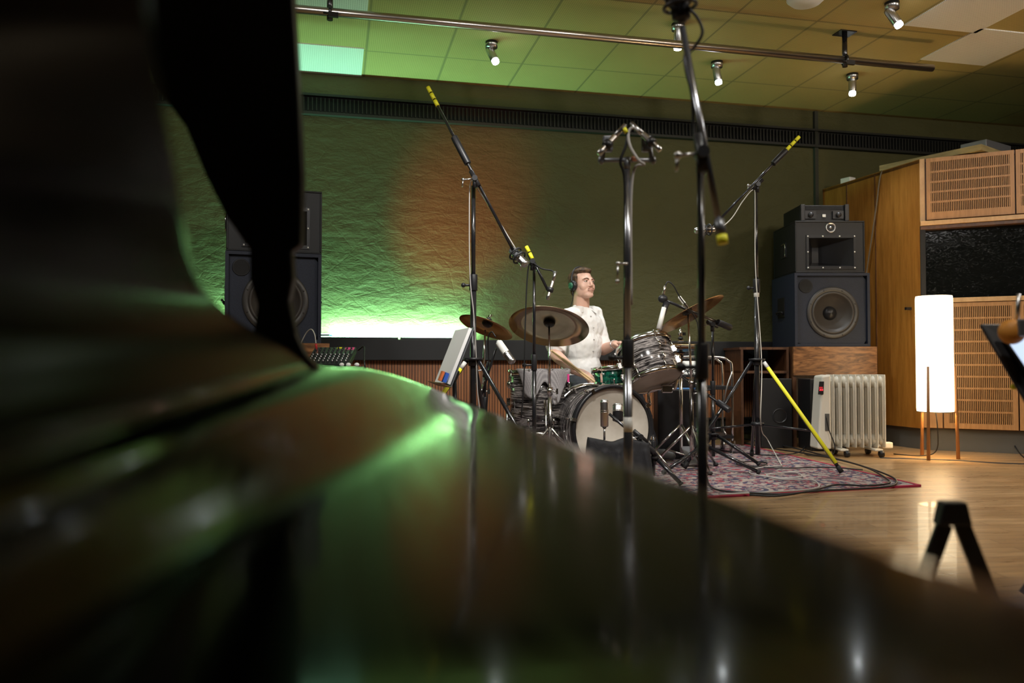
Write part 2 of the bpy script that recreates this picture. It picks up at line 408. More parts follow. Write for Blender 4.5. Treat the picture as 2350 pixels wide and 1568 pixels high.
struct(front(-.004, .035, ZW0, ZW1, -.12, .012).build('trim_10', mt['ledge'], bevel=.004))
struct(front(.0, LF, ZW1-.03, ZW1, -.05, .02).build('trim_11', mt['darkwood'], bevel=.004))
struct(front(0, LF, 0, .17, -.13, -.045).build('baseboard_booth_front', mt['base']))
struct(MB().prism([K+Vector((.045,0,0)), S0+Vector((.045,0,0)), S0+Vector((.12,0,0)), K+Vector((.12,0,0))], (0, 0, .17)).build('baseboard_booth_side', mt['base']))
# roof and back so light stays out of the booth
struct(MB().prism([K+Vector((.0,0,ZB-.03)), S0+Vector((.0,0,ZB-.03)), Vector((8.55, WALL-.002, ZB-.03)), K+dF*LF+Vector((0,0,ZB-.03))], (0, 0, .025)).build('trim_12', mt['darkwood']))
def grille(u0, u1, z0, z1, rows, side, foot, top, label):
    """veneered sound panel with rows of real slots"""
    t = thing('sound_panel', label, 'panel', K+dF*((u0+u1)/2)+Vector((0, 0, z0)), 'slotted sound panels of the control booth')
    def P(a, b, c, d, e=0, f=.018):
        q.box(K + dF*((a+b)/2) + nF*((e+f)/2) + Vector((0, 0, (c+d)/2)), (b-a, abs(f-e), d-c), RF)
    q = MB(); P(u0+.01, u1-.01, z0+.01, z1-.01, -.018, -.004); q.build('backing', mt['vent'], t)
    q = MB(); P(u0, u0+side, z0, z1); P(u1-side, u1, z0, z1); P(u0+side, u1-side, z0, z0+foot); P(u0+side, u1-side, z1-top, z1)
    a, b = z0+foot, z1-top; rh = (b-a)/rows; n = int((u1-u0-2*side)/.0122)
    st = (u1-u0-2*side)/n
    for r in range(rows):
        if r: P(u0+side, u1-side, a+r*rh-.0065, a+r*rh+.0065)
        for i in range(n):
            x = u0+side+(i+.5)*st; P(x-st*.27, x+st*.27, a+r*rh, a+(r+1)*rh, 0, .017)
    q.build('slotted_face', mt['grille'], t); return t
grille(.045, .635, ZW1+.045, ZB-.005, 5, .03, .058, .03, 'slotted wood panel above the window, beside the booth corner')
grille(.645, 1.235, ZW1+.045, ZB-.005, 5, .03, .058, .03, 'slotted wood panel above the window, cut by the right edge of the photo')
grille(.005, .135, .18, ZW0-.04, 1, .05, .4, .4, 'narrow wooden strip panel behind the glowing floor lamp')
grille(.145, .635, .18, ZW0-.04, 10, .035, .04, .03, 'slotted wood panel below the window, right beside the floor lamp')
grille(.645, 1.235, .18, ZW0-.04, 10, .035, .04, .03, 'slotted wood panel below the window, farther right behind the tablet')
grille(1.245, 1.835, .18, ZW0-.04, 10, .035, .04, .03, 'slotted wood panel below the window, beyond the right edge of the photo')
# loose board on the booth roof
A = C(2018, 380, 6.72); B = C(2252, 340, 6.05)
zb = ZB+.004
bd = MB(); pts = [Vector((A.x, A.y, zb)), Vector((B.x, B.y, zb)), Vector((B.x+.6, B.y+.26, zb)), Vector((A.x+.6, A.y+.20, zb))]
bd.prism(pts, (0, 0, .045)); tag(bd.build('plywood_board', mt['plywood']), 'thick plywood board lying on the control booth roof', 'board')
gp = C(2262, 320, 6.35); gb = MB(); gb.box((gp.x, gp.y, zb+.045+.035), (.38, .2, .07), Matrix.Rotation(.35, 3, 'Z')); tag(gb.build('storage_box', mt['grey'], bevel=.004), 'flat grey box lying on the plywood board', 'box')
q = C(1946, 402, 6.15); q.z = ZB-.005; bb = MB(); bb.box((K.x+.02, WALL-.22, ZB+.03), (.08, .1, .06), Matrix.Rotation(.3, 3, 'Z')); tag(bb.build('junction_box', mt['white'], bevel=.004), 'small cream box on the booth roof edge', 'box')
# cable hanging down the booth side
pts = [(K.x+.03, 5.8, ZB+.012), (K.x-.035, 5.83, ZB-.02), (K.x-.055, 5.87, 2.0), (K.x-.07, 5.95, 1.6), (K.x-.08, 6.0, 1.35), (K.x-.085, 6.05, 1.1)]
tag(MB().path(pts, .006).build('hanging_cable', mt['cable_brown']), 'grey cable hanging down the side of the wooden booth', 'cable')
hk = C(2097, 709, 6.2); tag(MB().box((K.x-.03, 5.53, 1.12), (.055, .02, .022)).build('door_latch', mt['blackmetal']), 'small dark latch on the booth side beside the lamp', 'latch')

# ceiling tiles that differ
def ctile(x0, y0, w, d, label):
    o = MB().bx(x0, x0+w, y0, y0+d, CEIL-.008, CEIL+.004).build('ceiling_tile', mt['tile']); tag(o, label, 'ceiling tile', 'white perforated ceiling tiles'); return o
def onc(px, py): return onz(px, py, CEIL)
x_e = onc(830, 168).x
ctile(x_e-.585, WALL-.60, .585, .59, 'white ceiling tile at the wall, above the left loudspeaker')
ctile(x_e-.585, WALL-1.80, .585, .59, 'white ceiling tile behind the metal pipe, at the top of the photo')
p = onc(2112, 135)
ctile(p.x, p.y-.585, .585, .585, 'white ceiling tile nearer the booth, lower of the right pair')
p = onc(2075, 56)
ctile(p.x, p.y-.585, .585, .585, 'white ceiling tile, upper of the right pair')
# suspended pipe with two hangers
YP, ZP = 4.95, 2.835
xl, xr = -2.6, ony(2140, 147, YP).x
pp = thing('ceiling_pipe', 'long dull metal pipe hanging under the ceiling', 'pipe', (0, YP, ZP))
MB().tube((xl, YP, ZP), (xr, YP, ZP), .026, n=24).build('tube', mt['nickel'], pp)
for px in (757, 1938):
    x = ony(px, 60, YP).x
    h = MB(); h.box((x, YP+.0, CEIL-.004), (.13, .1, .008)); h.tube((x, YP, CEIL), (x, YP, ZP-.05), .018)
    h.torus((x, YP, ZP), (1, 0, 0), .033, .009); h.box((x+.02, YP-.035, ZP-.03), (.06, .02, .03)); h.tube((x-.04, YP-.03, ZP-.02), (x+.05, YP-.03, ZP-.02), .006)
    h.build('hanger', mt['blackmetal'], pp)
# ceiling spotlights
def spot(px, py, dvec, label, e, tilt_px=None, on=True):
    b = onc(px, py); t = thing('ceiling_spotlight', label, 'spotlight', b, 'small ceiling spotlights')
    MB().lathe([(.001, 0), (.045, 0), (.045, -.018)], b, n=24).build('mounting_ring', mt['black'], t)
    MB().lathe([(.045, -.018), (.044, -.045), (.001, -.046)], b, n=24).build('base', mt['steel'], t)
    d = Vector(dvec).normalized(); j = b+Vector((0, 0, -.085)); MB().tube(b+Vector((0, 0, -.04)), j, .007).build('arm', mt['steel'], t)
    a = j-d*.05; e2 = j+d*.075
    hs = MB().lathe([(.001, 0), (.028, 0), (.03, .01), (.03, .115), (.027, .12), (.025, .10), (.001, .10)], a, d, 24).build('lamp_housing', mt['steel'], t)
    MB().lathe([(.001, .118), (.022, .115), (.027, .132), (.024, .143), (.001, .148)], a, d, 24).build('bulb', mt['lens'], hs)
    lamp('spot_light', 'SPOT', a+d*.175, e, (.95, .98, 1), t, a+d*1.2, spot_size=math.radians(95), spot_blend=.8, shadow_soft_size=.03)
spot(1128, 96, (.25, -.35, -.75), 'ceiling spotlight shining left of the tall boom tip', 50)
spot(1645, 142, (.1, -.12, -.9), 'ceiling spotlight right behind the near boom pole', 50)
spot(1956, 170, (-.1, -.12, -.9), 'ceiling spotlight below the right end of the pipe', 45)
spot(2047, 6, (.28, -.3, -.75), 'ceiling spotlight beside the upper right white tile', 40)
spot(1556, 55, (.05, .2, -.85), 'ceiling spotlight hidden behind the near microphone boom', 45)
b = onc(1850, -6); sd = thing('smoke_detector', 'round white dome on the ceiling at the top edge', 'smoke detector', b)
MB().lathe([(.12, 0), (.12, -.012), (.09, -.04), (.001, -.045)], b).build('dome', mt['white'], sd)

# LED light bars lying on the black ledge, washing the wall green
zl = .88
for x0, x1, lab in ((-1.0, -.28, 'green glowing light bar on the ledge behind the left loudspeaker'), (-.22, .5, 'green glowing light bar on the ledge between loudspeaker and music stand'), (.52, 1.12, 'green glowing light bar on the ledge behind the small cymbal')):
    t = thing('light_bar', lab, 'light', ((x0+x1)/2, WALL-.06, zl), 'green light bars on the wall ledge')
    MB().bx(x0, x1, WALL-.085, WALL-.045, zl-.005, zl+.012).build('housing', mt['black'], t)
    MB().bx(x0+.01, x1-.01, WALL-.078, WALL-.052, zl+.012, zl+.018).build('diffuser', mt['led'], t)
    lamp('led_light', 'AREA', ((x0+x1)/2, WALL-.07, zl+.03), 46*(x1-x0), (.36, 1, .62), t, ((x0+x1)/2, WALL+.02, zl+.12), shape='RECTANGLE', size=x1-x0, size_y=.03)

# coloured stage lamps on the floor behind the kit: an orange wash on the wall
o = Vector((.30, 4.7, 0)); t = thing('floor_uplight', 'small black floor lamp throwing an orange pool on the wall', 'light', o)
tgt = ony(1050, 505, WALL)
dd = (tgt-o-Vector((0,0,.12))).normalized()
MB().lathe([(.001, -.06), (.05, -.06), (.055, .05), (.05, .05), (.045, .02), (.001, .02)], o+Vector((0,0,.12)), dd).build('housing', mt['black'], t)
MB().box(o+Vector((0,0,.02)), (.12, .1, .03)).build('foot', mt['black'], t)
lamp('orange_light', 'SPOT', o+Vector((0,0,.12))+dd*.06, 420, (1, .10, .02), t, tgt, spot_size=math.radians(30), spot_blend=1.0, shadow_soft_size=.04)
# ================================================================== LOUDSPEAKERS, SIDEBOARDS, HEATER, LAMP
def Bx(q, o, x0, x1, y0, y1, z0, z1):                               # box in the camera-square frame about point o
    q.box(o + cv((x0+x1)/2, (y0+y1)/2, (z0+z1)/2), (x1-x0, y1-y0, z1-z0), RC); return q
def woofer(par, c, r, n):
    MB().lathe([(r*.80, .002), (r*.84, .012), (r*.98, .012), (r, .004), (r, -.004)], c, n, 56).build('rim', mt['rim'], par)
    cn = MB().lathe([(r*.82, .006), (r*.79, .014), (r*.75, .016), (r*.72, .006), (r*.60, -.02), (r*.27, -.062)], c, n, 56).build('cone', mt['cone'], par)
    MB().lathe([(r*.27, -.062), (r*.23, -.045), (r*.12, -.03), (.001, -.025)], c, n, 40).build('dust_cap', mt['horn'], cn)
    for k in range(8):
        a = 2*math.pi*(k+.5)/8; x, y, z = frame(n); MB().ell(c+z*.013+(x*math.cos(a)+y*math.sin(a))*r*.91, .006, n=8, m=5).build('screw', mt['rim'], par)
def bass_cabinet(o, W, H, D, lab, holes=True):
    """o = bottom front centre"""
    t = thing('bass_speaker', lab, 'loudspeaker', o, 'big bass cabinets'); e = .022
    q = MB(); Bx(q, o, -W/2, W/2, 0, D, 0, e); Bx(q, o, -W/2, W/2, 0, D, H-e, H); Bx(q, o, -W/2, -W/2+e, 0, D, e, H-e); Bx(q, o, W/2-e, W/2, 0, D, e, H-e)
    Bx(q, o, -W/2+e, W/2-e, D-e, D, e, H-e); q.build('box', mt['navy'], t)
    bc = (W*.02, H*.46); hx = W/2-e; A0 = []; A1 = []
    for k in range(64):
        a = 2*math.pi*k/64; ca, sa = math.cos(a), math.sin(a)
        m = min((hx-bc[0] if ca > 0 else hx+bc[0])/max(abs(ca), 1e-6), (H-e-bc[1] if sa > 0 else bc[1]-e)/max(abs(sa), 1e-6))
        A0.append(o+cv(bc[0]+ca*m, .03, bc[1]+sa*m)); A1.append(o+cv(bc[0]+ca*.205, .03, bc[1]+sa*.205))
    q = MB(); q.rings([A0, A1, [p+cv(0, .02, 0) for p in A1]], cap=False, smooth=False); q.build('baffle', mt['navy'], t)
    n = -FH; woofer(t, o+cv(W*.02, .028, H*.46), .215, n)
    pc = o+cv(-W/2+.10, .028, H-.105); MB().lathe([(.05, .002), (.056, .004), (.058, -.001)], pc, n, 36).build('port_ring', mt['boxblack'], t)
    MB().lathe([(.05, .0035), (.001, .003)], pc, n, 36).build('port', mt['vent'], t)
    for sx in (-1, 1):
        q = MB(); x = sx*(W/2+.002); Bx(q, o, x-.004, x+.004, D*.42, D*.72, H*.42, H*.70); h = q.build('side_handle', mt['boxblack'], t, bevel=.002)
        MB().path([o+cv(x+sx*.006, D*.46, H*.46), o+cv(x+sx*.02, D*.46, H*.49), o+cv(x+sx*.02, D*.68, H*.49), o+cv(x+sx*.006, D*.68, H*.46)], .008).build('grip', mt['black'], h)
    return t
def horn_cabinet(o, W, H, D, lab):
    t = thing('horn_speaker', lab, 'loudspeaker', o, 'horn cabinets'); e = .012
    ww, hh = W*.71, H*.66; cx, cz = W*.015, H*.40
    q = MB(); Bx(q, o, -W/2, W/2, D-.02, D, 0, H); Bx(q, o, -W/2, W/2, 0, D-.02, 0, e); Bx(q, o, -W/2, W/2, 0, D-.02, H-e, H); Bx(q, o, -W/2, -W/2+e, 0, D-.02, e, H-e); Bx(q, o, W/2-e, W/2, 0, D-.02, e, H-e)
    q.build('box', mt['boxblack'], t, bevel=.004)
    q = MB(); x0, x1, z0, z1 = cx-ww/2, cx+ww/2, cz-hh/2, cz+hh/2
    Bx(q, o, -W/2+e, x0, .008, .022, e, H-e); Bx(q, o, x1, W/2-e, .008, .022, e, H-e); Bx(q, o, x0, x1, .008, .022, e, z0); Bx(q, o, x0, x1, .008, .022, z1, H-e); q.build('front_panel', mt['boxblack'], t)
    q = MB(); x0 += .02; x1 -= .02; z0 += .025; z1 -= .025; m = .035
    R0 = [o+cv(a, .006, b) for a, b in ((x0, z0), (x1, z0), (x1, z1), (x0, z1))]
    tx = cx-.05
    R1 = [o+cv(a, .20, b) for a, b in ((tx-.035, cz-.065), (tx+.02, cz-.065), (tx+.02, cz+.065), (tx-.035, cz+.065))]
    q.rings([R0, R1], smooth=False, cap=False); q.f([q.v(p) for p in R1])
    a, b = cx-ww/2, cx+ww/2; c, d = cz-hh/2, cz+hh/2
    Bx(q, o, a, x0, .0, .008, c, d); Bx(q, o, x1, b, 0, .008, c, d); Bx(q, o, x0, x1, 0, .008, c, z0); Bx(q, o, x0, x1, 0, .008, z1, d)
    hn = q.build('horn', mt['horn'], t)
    for xx, zz in [(u, v) for u in (a+.012, a+.33*(b-a), a+.67*(b-a), b-.012) for v in (c+.012, d-.012)] + [(a+.012, cz), (b-.012, cz)]:
        MB().ell(o+cv(xx, -.001, zz), .0065, n=8, m=5).build('screw', mt['white'], hn)
    tw = o+cv(cx+.0, .007, H-.055); MB().lathe([(.042, -.002), (.042, .004), (.034, .005), (.026, -.012), (.012, -.014), (.010, .002), (.001, .004)], tw, -FH, 40).build('tweeter', mt['steel'], t)
    q = MB(); x = -W/2-.001; Bx(q, o, x-.004, x+.002, D*.38, D*.62, H*.36, H*.66); q.build('side_handle', mt['black'], t, bevel=.002)
    q = MB(); q.path([o+cv(x-.006, D*.42, H*.38), o+cv(x-.008, D*.42, H*.62), o+cv(x-.008, D*.58, H*.62)], .005); q.build('handle_rim', mt['chrome'], t)
    return t
PR = C(1911.5, 796, 6.53); PR.z = .82
bass_cabinet(PR, .618, .605, .57, 'dark navy bass cabinet with big cone, on the sideboard near the booth')
pH = PR+cv(-.01, .01, .607); horn_cabinet(pH, .575, .43, .55, 'black horn cabinet stacked on the right bass cabinet')
# amplifier
pA = pH+cv(-.035, .03, .432); t = thing('power_amplifier', 'black power amplifier on top of the right speaker stack', 'amplifier', pA)
q = MB(); Bx(q, pA, -.20, .20, .01, .40, 0, .135); q.build('case', mt['boxblack'], t, bevel=.003)
q = MB(); Bx(q, pA, -.20, -.165, -.02, .01, 0, .138); Bx(q, pA, .165, .20, -.02, .01, 0, .138); q.build('rack_ear', mt['black'], t, bevel=.004)
for sx in (-.115, .115):
    q = MB(); Bx(q, pA, sx-.045, sx+.045, -.006, .01, .02, .085); k = q.build('vent_block', mt['horn'], t)
    MB().lathe([(.022, 0), (.02, .018), (.001, .018)], pA+cv(sx, -.006, .05), -FH, 24).build('dial', mt['black'], k)
q = MB(); Bx(q, pA, -.013, .013, .0, .012, .035, .058); q.build('badge', mt['white'], t)
q = MB()
for i in range(5): Bx(q, pA, -.15, .15, .002, .011, .098+i*.007, .1005+i*.007)
q.build('cooling_fins', mt['horn'], t)
# sideboards
def sideboard(o, W, lab):
    t = thing('sideboard', lab, 'sideboard', (o.x, o.y, 0), 'wooden sideboards under the speakers'); b = Vector((o.x, o.y, 0))
    q = MB(); Bx(q, b, -W/2, W/2, -.045, -.02, .585, .818); q.build('front_board', mt['walnut'], t)
    q = MB(); Bx(q, b, -W/2, W/2, -.02, .6, .795, .818); q.build('top_board', mt['darkwood'], t)
    q = MB(); Bx(q, b, -W/2, -W/2+.03, -.02, .6, 0, .795); Bx(q, b, W/2-.03, W/2, -.02, .6, 0, .795); Bx(q, b, -W/2, W/2, .58, .6, .1, .795); q.build('side_board', mt['darkwood'], t)
    q = MB(); Bx(q, b, -W/2+.03, W/2-.03, 0, .58, .585, .6); q.build('shelf', mt['darkwood'], t); return t
sideboard(PR, .68, 'walnut grained sideboard carrying the right speaker stack')
b = Vector((PR.x, PR.y, 0))
# return of the sideboard towards the left (open shelf) and black cabinets below
t = thing('low_shelf', 'dark wooden shelf in the corner, left of the walnut sideboard', 'shelf', b+cv(-.56, .2, 0))
q = MB(); Bx(q, b, -.76, -.355, .02, .55, .795, .815); q.build('top_board', mt['darkwood'], t)
q = MB(); Bx(q, b, -.75, -.36, .02, .5, .60, .62); q.build('shelf', mt['darkwood'], t)
for x in (-.75, -.375):
    q = MB(); Bx(q, b, x, x+.02, .02, .5, 0, .795); q.build('side_board', mt['darkwood'], t)
t = thing('floor_monitor', 'black cabinet on the floor behind the white heater', 'loudspeaker', b+cv(-.18, -.3, 0))
q = MB(); Bx(q, b, -.31, -.03, -.32, -.05, 0, .56); q.build('box', mt['boxblack'], t, bevel=.006)
q = MB(); Bx(q, b, -.29, -.05, -.326, -.32, .03, .53); q.build('grille', mt['horn'], t)
t = thing('cabinet_speaker', 'small black speaker in the shadow left of the heater', 'loudspeaker', b+cv(-.5, -.15, 0))
o = b+cv(-.51, -.12, 0); q = MB(); Bx(q, o, -.12, .13, 0, .12, 0, .56); q.build('box', mt['boxblack'], t, bevel=.006)
MB().lathe([(.06, .004), (.055, .008), (.05, 0), (.015, -.02), (.001, -.014)], o+cv(.03, -.001, .26), -FH).build('cone', mt['horn'], t)

# left stack, same make
PL = C(628, 792, 5.31); PL.z = .82
k1 = bass_cabinet(PL, .618, .605, .57, 'navy bass cabinet half hidden behind the black reflection silhouette at left')
pH2 = PL+cv(.0, .01, .607); k2 = horn_cabinet(pH2, .615, .43, .55, 'black horn cabinet on top of the left bass cabinet')
k3 = sideboard(PL, .72, 'wooden sideboard carrying the left speaker stack')
for k_ in (k1, k2, k3): k_.rotation_euler.z = math.radians(19)

# oil heater
hp = onz(1945, 1046); o = Vector((hp.x, hp.y, 0)); z0 = .065; H = .60
t = thing('oil_heater', 'white oil filled heater on castors with red digits', 'heater', o)
Wp = .50
for i in range(8):
    x = -Wp/2+.125+i*.0535
    q = MB(); pr = []
    for k in range(20):
        a = 2*math.pi*k/20; sx = .055*math.copysign(min(1, abs(math.cos(a))*1.6), math.cos(a)); sz = (H-z0)/2*math.copysign(min(1, abs(math.sin(a))*1.6), math.sin(a)); pr.append((sx, sz))
    pts = [o+cv(x-.0035, a*1.35, z0+(H-z0)/2+bz) for a, bz in pr]; q.prism(pts, cv(.007, 0, 0))
    for zz in (z0+.055, H-.055): q.ell(o+cv(x, 0, zz), (.026, .045, .045), RC)
    for yy in (-.045, 0, .045): q.tube(o+cv(x, yy, z0+.06), o+cv(x, yy, H-.06), .012, n=10)
    q.build('fin', mt['heater'], t, bevel=.002)
q = MB(); pts = [o+cv(-.25, -.08, z0-.01), o+cv(-.215, -.085, H-.01), o+cv(-.15, -.085, H), o+cv(-.15, -.085, z0-.01)]
q.prism(pts, cv(0, .165, 0)); cp = q.build('control_panel', mt['heater'], t, bevel=.012)
q = MB(); q.prism([o+cv(-.244, -.088, .455), o+cv(-.234, -.088, .55), o+cv(-.202, -.088, .55), o+cv(-.208, -.088, .455)], cv(0, .01, 0)); q.build('display', mt['black'], cp)
q = MB()
for dx in (0, .014):
    for zz in (.485, .496, .507): q.box(o+cv(-.233+dx, -.09, zz), (.009, .004, .003), RC)
    q.box(o+cv(-.228+dx, -.09, .490), (.003, .004, .012), RC)
q.build('digits', mt['ledred'], cp)
q = MB(); Bx(q, o, -.197, -.165, -.0875, -.08, .19, .315); q.build('cord_recess', mt['base'], cp)
q = MB(); q.path([o+cv(-.19, -.088, .30), o+cv(-.175, -.1, .2), o+cv(-.145, -.12, .1), o+cv(-.15, -.12, .03), o+cv(-.2, -.1, .008), o+cv(-.3, -.05, .008), o+cv(-.28, .12, .008)], .004); q.build('cord', mt['cable_black'], t)
for x in (-.07, .18):
    q = MB(); Bx(q, o, x-.03, x+.03, -.12, .12, z0-.02, z0-.005); q.build('foot', mt['heater'], t, bevel=.004)
    for y in (-.11, .11):
        MB().lathe([(.012, -.016), (.025, -.014), (.026, 0), (.025, .014), (.012, .016)], o+cv(x+.02, y, .0265), RV, 20, True).build('castor', mt['black'], t)
q = MB(); Bx(q, o, .255, .33, -.02, .03, .055, .10); q.tube(o+cv(.25, 0, .075), o+cv(.22, 0, .075), .012); q.build('plug_box', mt['white'], t, bevel=.008)

# floor lamp
o = onz(2148, 1052); o.z = 0; t = thing('floor_lamp', 'glowing cylinder floor lamp on three slim wooden legs', 'lamp', o)
zb_, zt_ = .335, 1.168
MB().lathe([(.119, zb_), (.122, zb_+.02), (.122, zt_-.02), (.119, zt_)], o, n=48).build('lamp_shade', mt['shade'], t)
MB().torus(o+Vector((0,0,zb_)), (0,0,1), .119, .0035, 48).build('shade_ring', mt['steel'], t)
MB().tube(o+Vector((0,0,zb_+.03)), o+Vector((0,0,zb_+.5)), .01).build('lamp_holder', mt['white'], t)
for ax, ay in ((-.112, -.115), (.128, -.05), (-.02, .15)):
    MB().tube(o+cv(ax*.93, ay*.93, .66), o+cv(ax*1.03, ay*1.03, 0), .008, .013, 10).build('leg', mt['legwood'], t)
MB().path([o+cv(0, 0, .36), o+cv(.02, .01, .2), o+cv(.03, .05, .05), o+cv(-.05, .1, .006), o+cv(-.2, .22, .006)], .004).build('cord', mt['cable_black'], t)
lamp('floor_lamp_light', 'POINT', o+Vector((0, 0, .5)), 9, (1, .66, .30), t, shadow_soft_size=.09)
lamp('floor_lamp_light', 'POINT', o+Vector((0, 0, .95)), 9, (1, .66, .30), t, shadow_soft_size=.09)
# cables along the booth foot
tag(MB().path([onz(2020, 1052), onz(2090, 1054), onz(2200, 1058), onz(2290, 1064), onz(2420, 1068)], .007).build('floor_cable', mt['cable_black']), 'black cable lying along the booth skirting behind the lamp', 'cable')
tag(MB().path([onz(2420, 1060), onz(2352, 1055)+Vector((0,0,.01)), onz(2320, 1030)+Vector((0,0,.1)), onz(2326, 1015)+Vector((0,0,.14)), onz(2360, 1000)+Vector((0,0,.16))], .005).build('floor_cable', mt['cable_black']), 'black cord looping up at the right edge by the booth', 'cable')

# ================================================================== RUG AND DRUM KIT
rc = [onz(2110, 1117), onz(1700, 1022), onz(1000, 1020), onz(1150, 1165)]
a = Vector((rc[0].x, rc[0].y, 0)); b_ = Vector((rc[1].x, rc[1].y, 0)); dl = (onz(1560, 1147)-a); dl.z = 0; dl.normalize()
r2 = [a, b_, b_+dl*2.9, a+dl*3.1]
rg = thing('persian_rug', 'red and cream patterned rug under the drum kit', 'rug', (a+b_)/2)
MB().prism(r2, (0, 0, .008)).build('pile', mt['rug'], rg)
q = MB()
for i, j in ((0, 1), (0, 3)):
    p, s = r2[i], r2[j]; n = (s-p).normalized(); m = Vector((-n.y, n.x, 0))
    q.box((p+s)/2+Vector((0, 0, .005)), ((s-p).length, .022, .011), Matrix((n, m, Vector((0, 0, 1)))).transposed())
q.build('binding', mt['rugedge'], rg)
ZR = .009
def drum(name, lab, cat, c, axis, r, h, wrap, nl, hoop=None, bass=False, r2_=None):
    """axis points to the batter head; c = centre of the drum"""
    R = axrot(axis); t = thing(name, lab, cat, c, None, R); hm = hoop or mt['chrome']
    MB().lathe([(r*.985, -h/2+.01), (r, -h/2+.012), (r, h/2-.012), (r*.985, h/2-.01)], n=64).build('shell', wrap, t, True)
    for s, nm in ((1, 'batter_head'), (-1, 'resonant_head')):
        MB().lathe([(r*1.015, s*(h/2-.012)), (r*1.01, s*(h/2)), (r*.985, s*(h/2+.003)), (r*.97, s*h/2), (.001, s*h/2)], n=64).build(nm, mt['head'], t, True)
        q = MB(); w = .028 if bass else .010; rr = r*1.04
        q.lathe([(rr, s*(h/2-.022)), (rr+.006 if not bass else rr+.014, s*(h/2-.018)), (rr+.004 if not bass else rr+.014, s*(h/2+w)), (rr-.004, s*(h/2+w)), (rr-.004, s*(h/2-.014)), (rr, s*(h/2-.022))], n=64)
        hp_ = q.build('hoop', hm if not (bass and s == -1) else mt['black'], t, True)
    for k in range(nl):
        a = 2*math.pi*(k+.3)/nl; d = Vector((math.cos(a), math.sin(a), 0)); q = MB()
        Rk = Matrix((d, Vector((-d.y, d.x, 0)), Vector((0, 0, 1)))).transposed()
        for s in ((-1, 1) if h > .2 else (0,)):
            q = MB()
            if s:
                q.box(d*(r+.012)+Vector((0, 0, s*(h/2-.085))), (.020, .012, .036), Rk); q.ell(d*(r+.022)+Vector((0, 0, s*(h/2-.085))), (.01, .008, .024), Rk, 8, 6)
                q.tube(d*(r*1.04+.004)+Vector((0, 0, s*(h/2-.1))), d*(r*1.04+.004)+Vector((0, 0, s*(h/2+.016))), .004, n=8)
                if bass: q.box(d*(r*1.04+.012)+Vector((0, 0, s*(h/2+.015))), (.03, .02, .04), Rk)
                else: q.box(d*(r*1.04+.008)+Vector((0, 0, s*(h/2))), (.014, .016, .014), Rk)
            else:
                q.box(d*(r+.010), (.02, .018, .06), Rk); q.tube(d*(r*1.04+.004)-Vector((0, 0, h/2+.012)), d*(r*1.04+.004)+Vector((0, 0, h/2+.012)), .004, n=8)
            q.build('lug', mt['chrome'], t, True)
    return t
# bass drum
nb = cv(math.sin(math.radians(19)), -math.cos(math.radians(19)), 0)
cf = C(1405, 997, 4.87); cf.z = .274+ZR; cb = cf-nb*.17
bd_ = drum('bass_drum', 'big bass drum with oyster wrap and worn front head', 'bass drum', cb, -nb, .248, .34, mt['oyster'], 8, mt['chrome'], True)
Rb = axrot(-nb).transposed()
for s in (-1, 1):
    q = MB(); p = cf-nb*.06+cv(s*.255, 0, -.08); e = cf+nb*.08+cv(s*.33, 0, 0); e.z = ZR+.011; q.tube(Rb @ (p-cb), Rb @ (e-cb), .006); q.ell(Rb @ (e-cb), .01, n=8, m=6); q.build('spur', mt['chrome'], bd_, True)
q = MB(); pm = Rb @ (cf+nb*.012+cv(.06, 0, 0)-cb)
for a_, b2 in ((.10, .17), (.12, .16), (.19, -.10), (.22, -.12), (.15, -.07), (.20, -.19)):
    q.ell(Rb @ (cf+nb*.002+cv(a_*.9, 0, b2)-cb), .006, n=8, m=5)
q.build('head_marks', mt['black'], bd_, True)
# floor tom with towel
ft = C(1235, 850, 5.2); ft.z = .635; cft = Vector((ft.x, ft.y, .43))
tom = drum('floor_tom', 'floor tom in oyster wrap with a towel on it', 'drum', cft, (0.0, 0.0, 1), .185, .40, mt['oyster'], 8)
for k in range(3):
    a = 2*math.pi*k/3+.5; d = Vector((math.cos(a), math.sin(a), 0)); q = MB(); q.tube(d*.215+Vector((0, 0, .0)), d*.215+Vector((0, 0, -.42+ZR)), .006); q.box(d*.205, (.03, .03, .05)); l = q.build('leg', mt['chrome'], tom, True)
    MB().tube(d*.215+Vector((0, 0, -.40)), d*.215+Vector((0, 0, -.4205+ZR)), .013).build('rubber_foot', mt['rubber'], l, True)
# towel: draped sheet
q = MB(); nx, ny = 34, 30; G = []
for i in range(nx):
    row = []
    for j in range(ny):
        u = -.17+.36*i/(nx-1); v = -.33+.05*math.sin(u*26+1)+.42*j/(ny-1)
        x = u+.03; y = v; rr = math.hypot(x, y); z = .633
        if rr > .205:
            ex = rr-.205; z -= ex*1.0; x *= (.205+ex*.12)/rr; y *= (.205+ex*.12)/rr
        z += .006*math.sin(u*45+v*18)*(.3+min(1, rr*4))
        row.append(q.v(Vector((cft.x, cft.y, 0))+cv(x, y, max(z, .1)+.006)))
    G.append(row)
for i in range(nx-1):
    for j in range(ny-1): q.f([G[i][j], G[i+1][j], G[i+1][j+1], G[i][j+1]], True)
tw = tag(q.build('towel', mt['towel']), 'grey checked towel draped over the floor tom', 'towel'); sm = tw.modifiers.new('s', 'SOLIDIFY'); sm.thickness = .006; sm.offset = 1
tag(MB().box(C(1304, 868, 5.02), (.012, .03, .05), RC).build('pink_tag', M('pink', (.7, .05, .25), .5)), 'small pink tag at the end of the towel', 'tag')
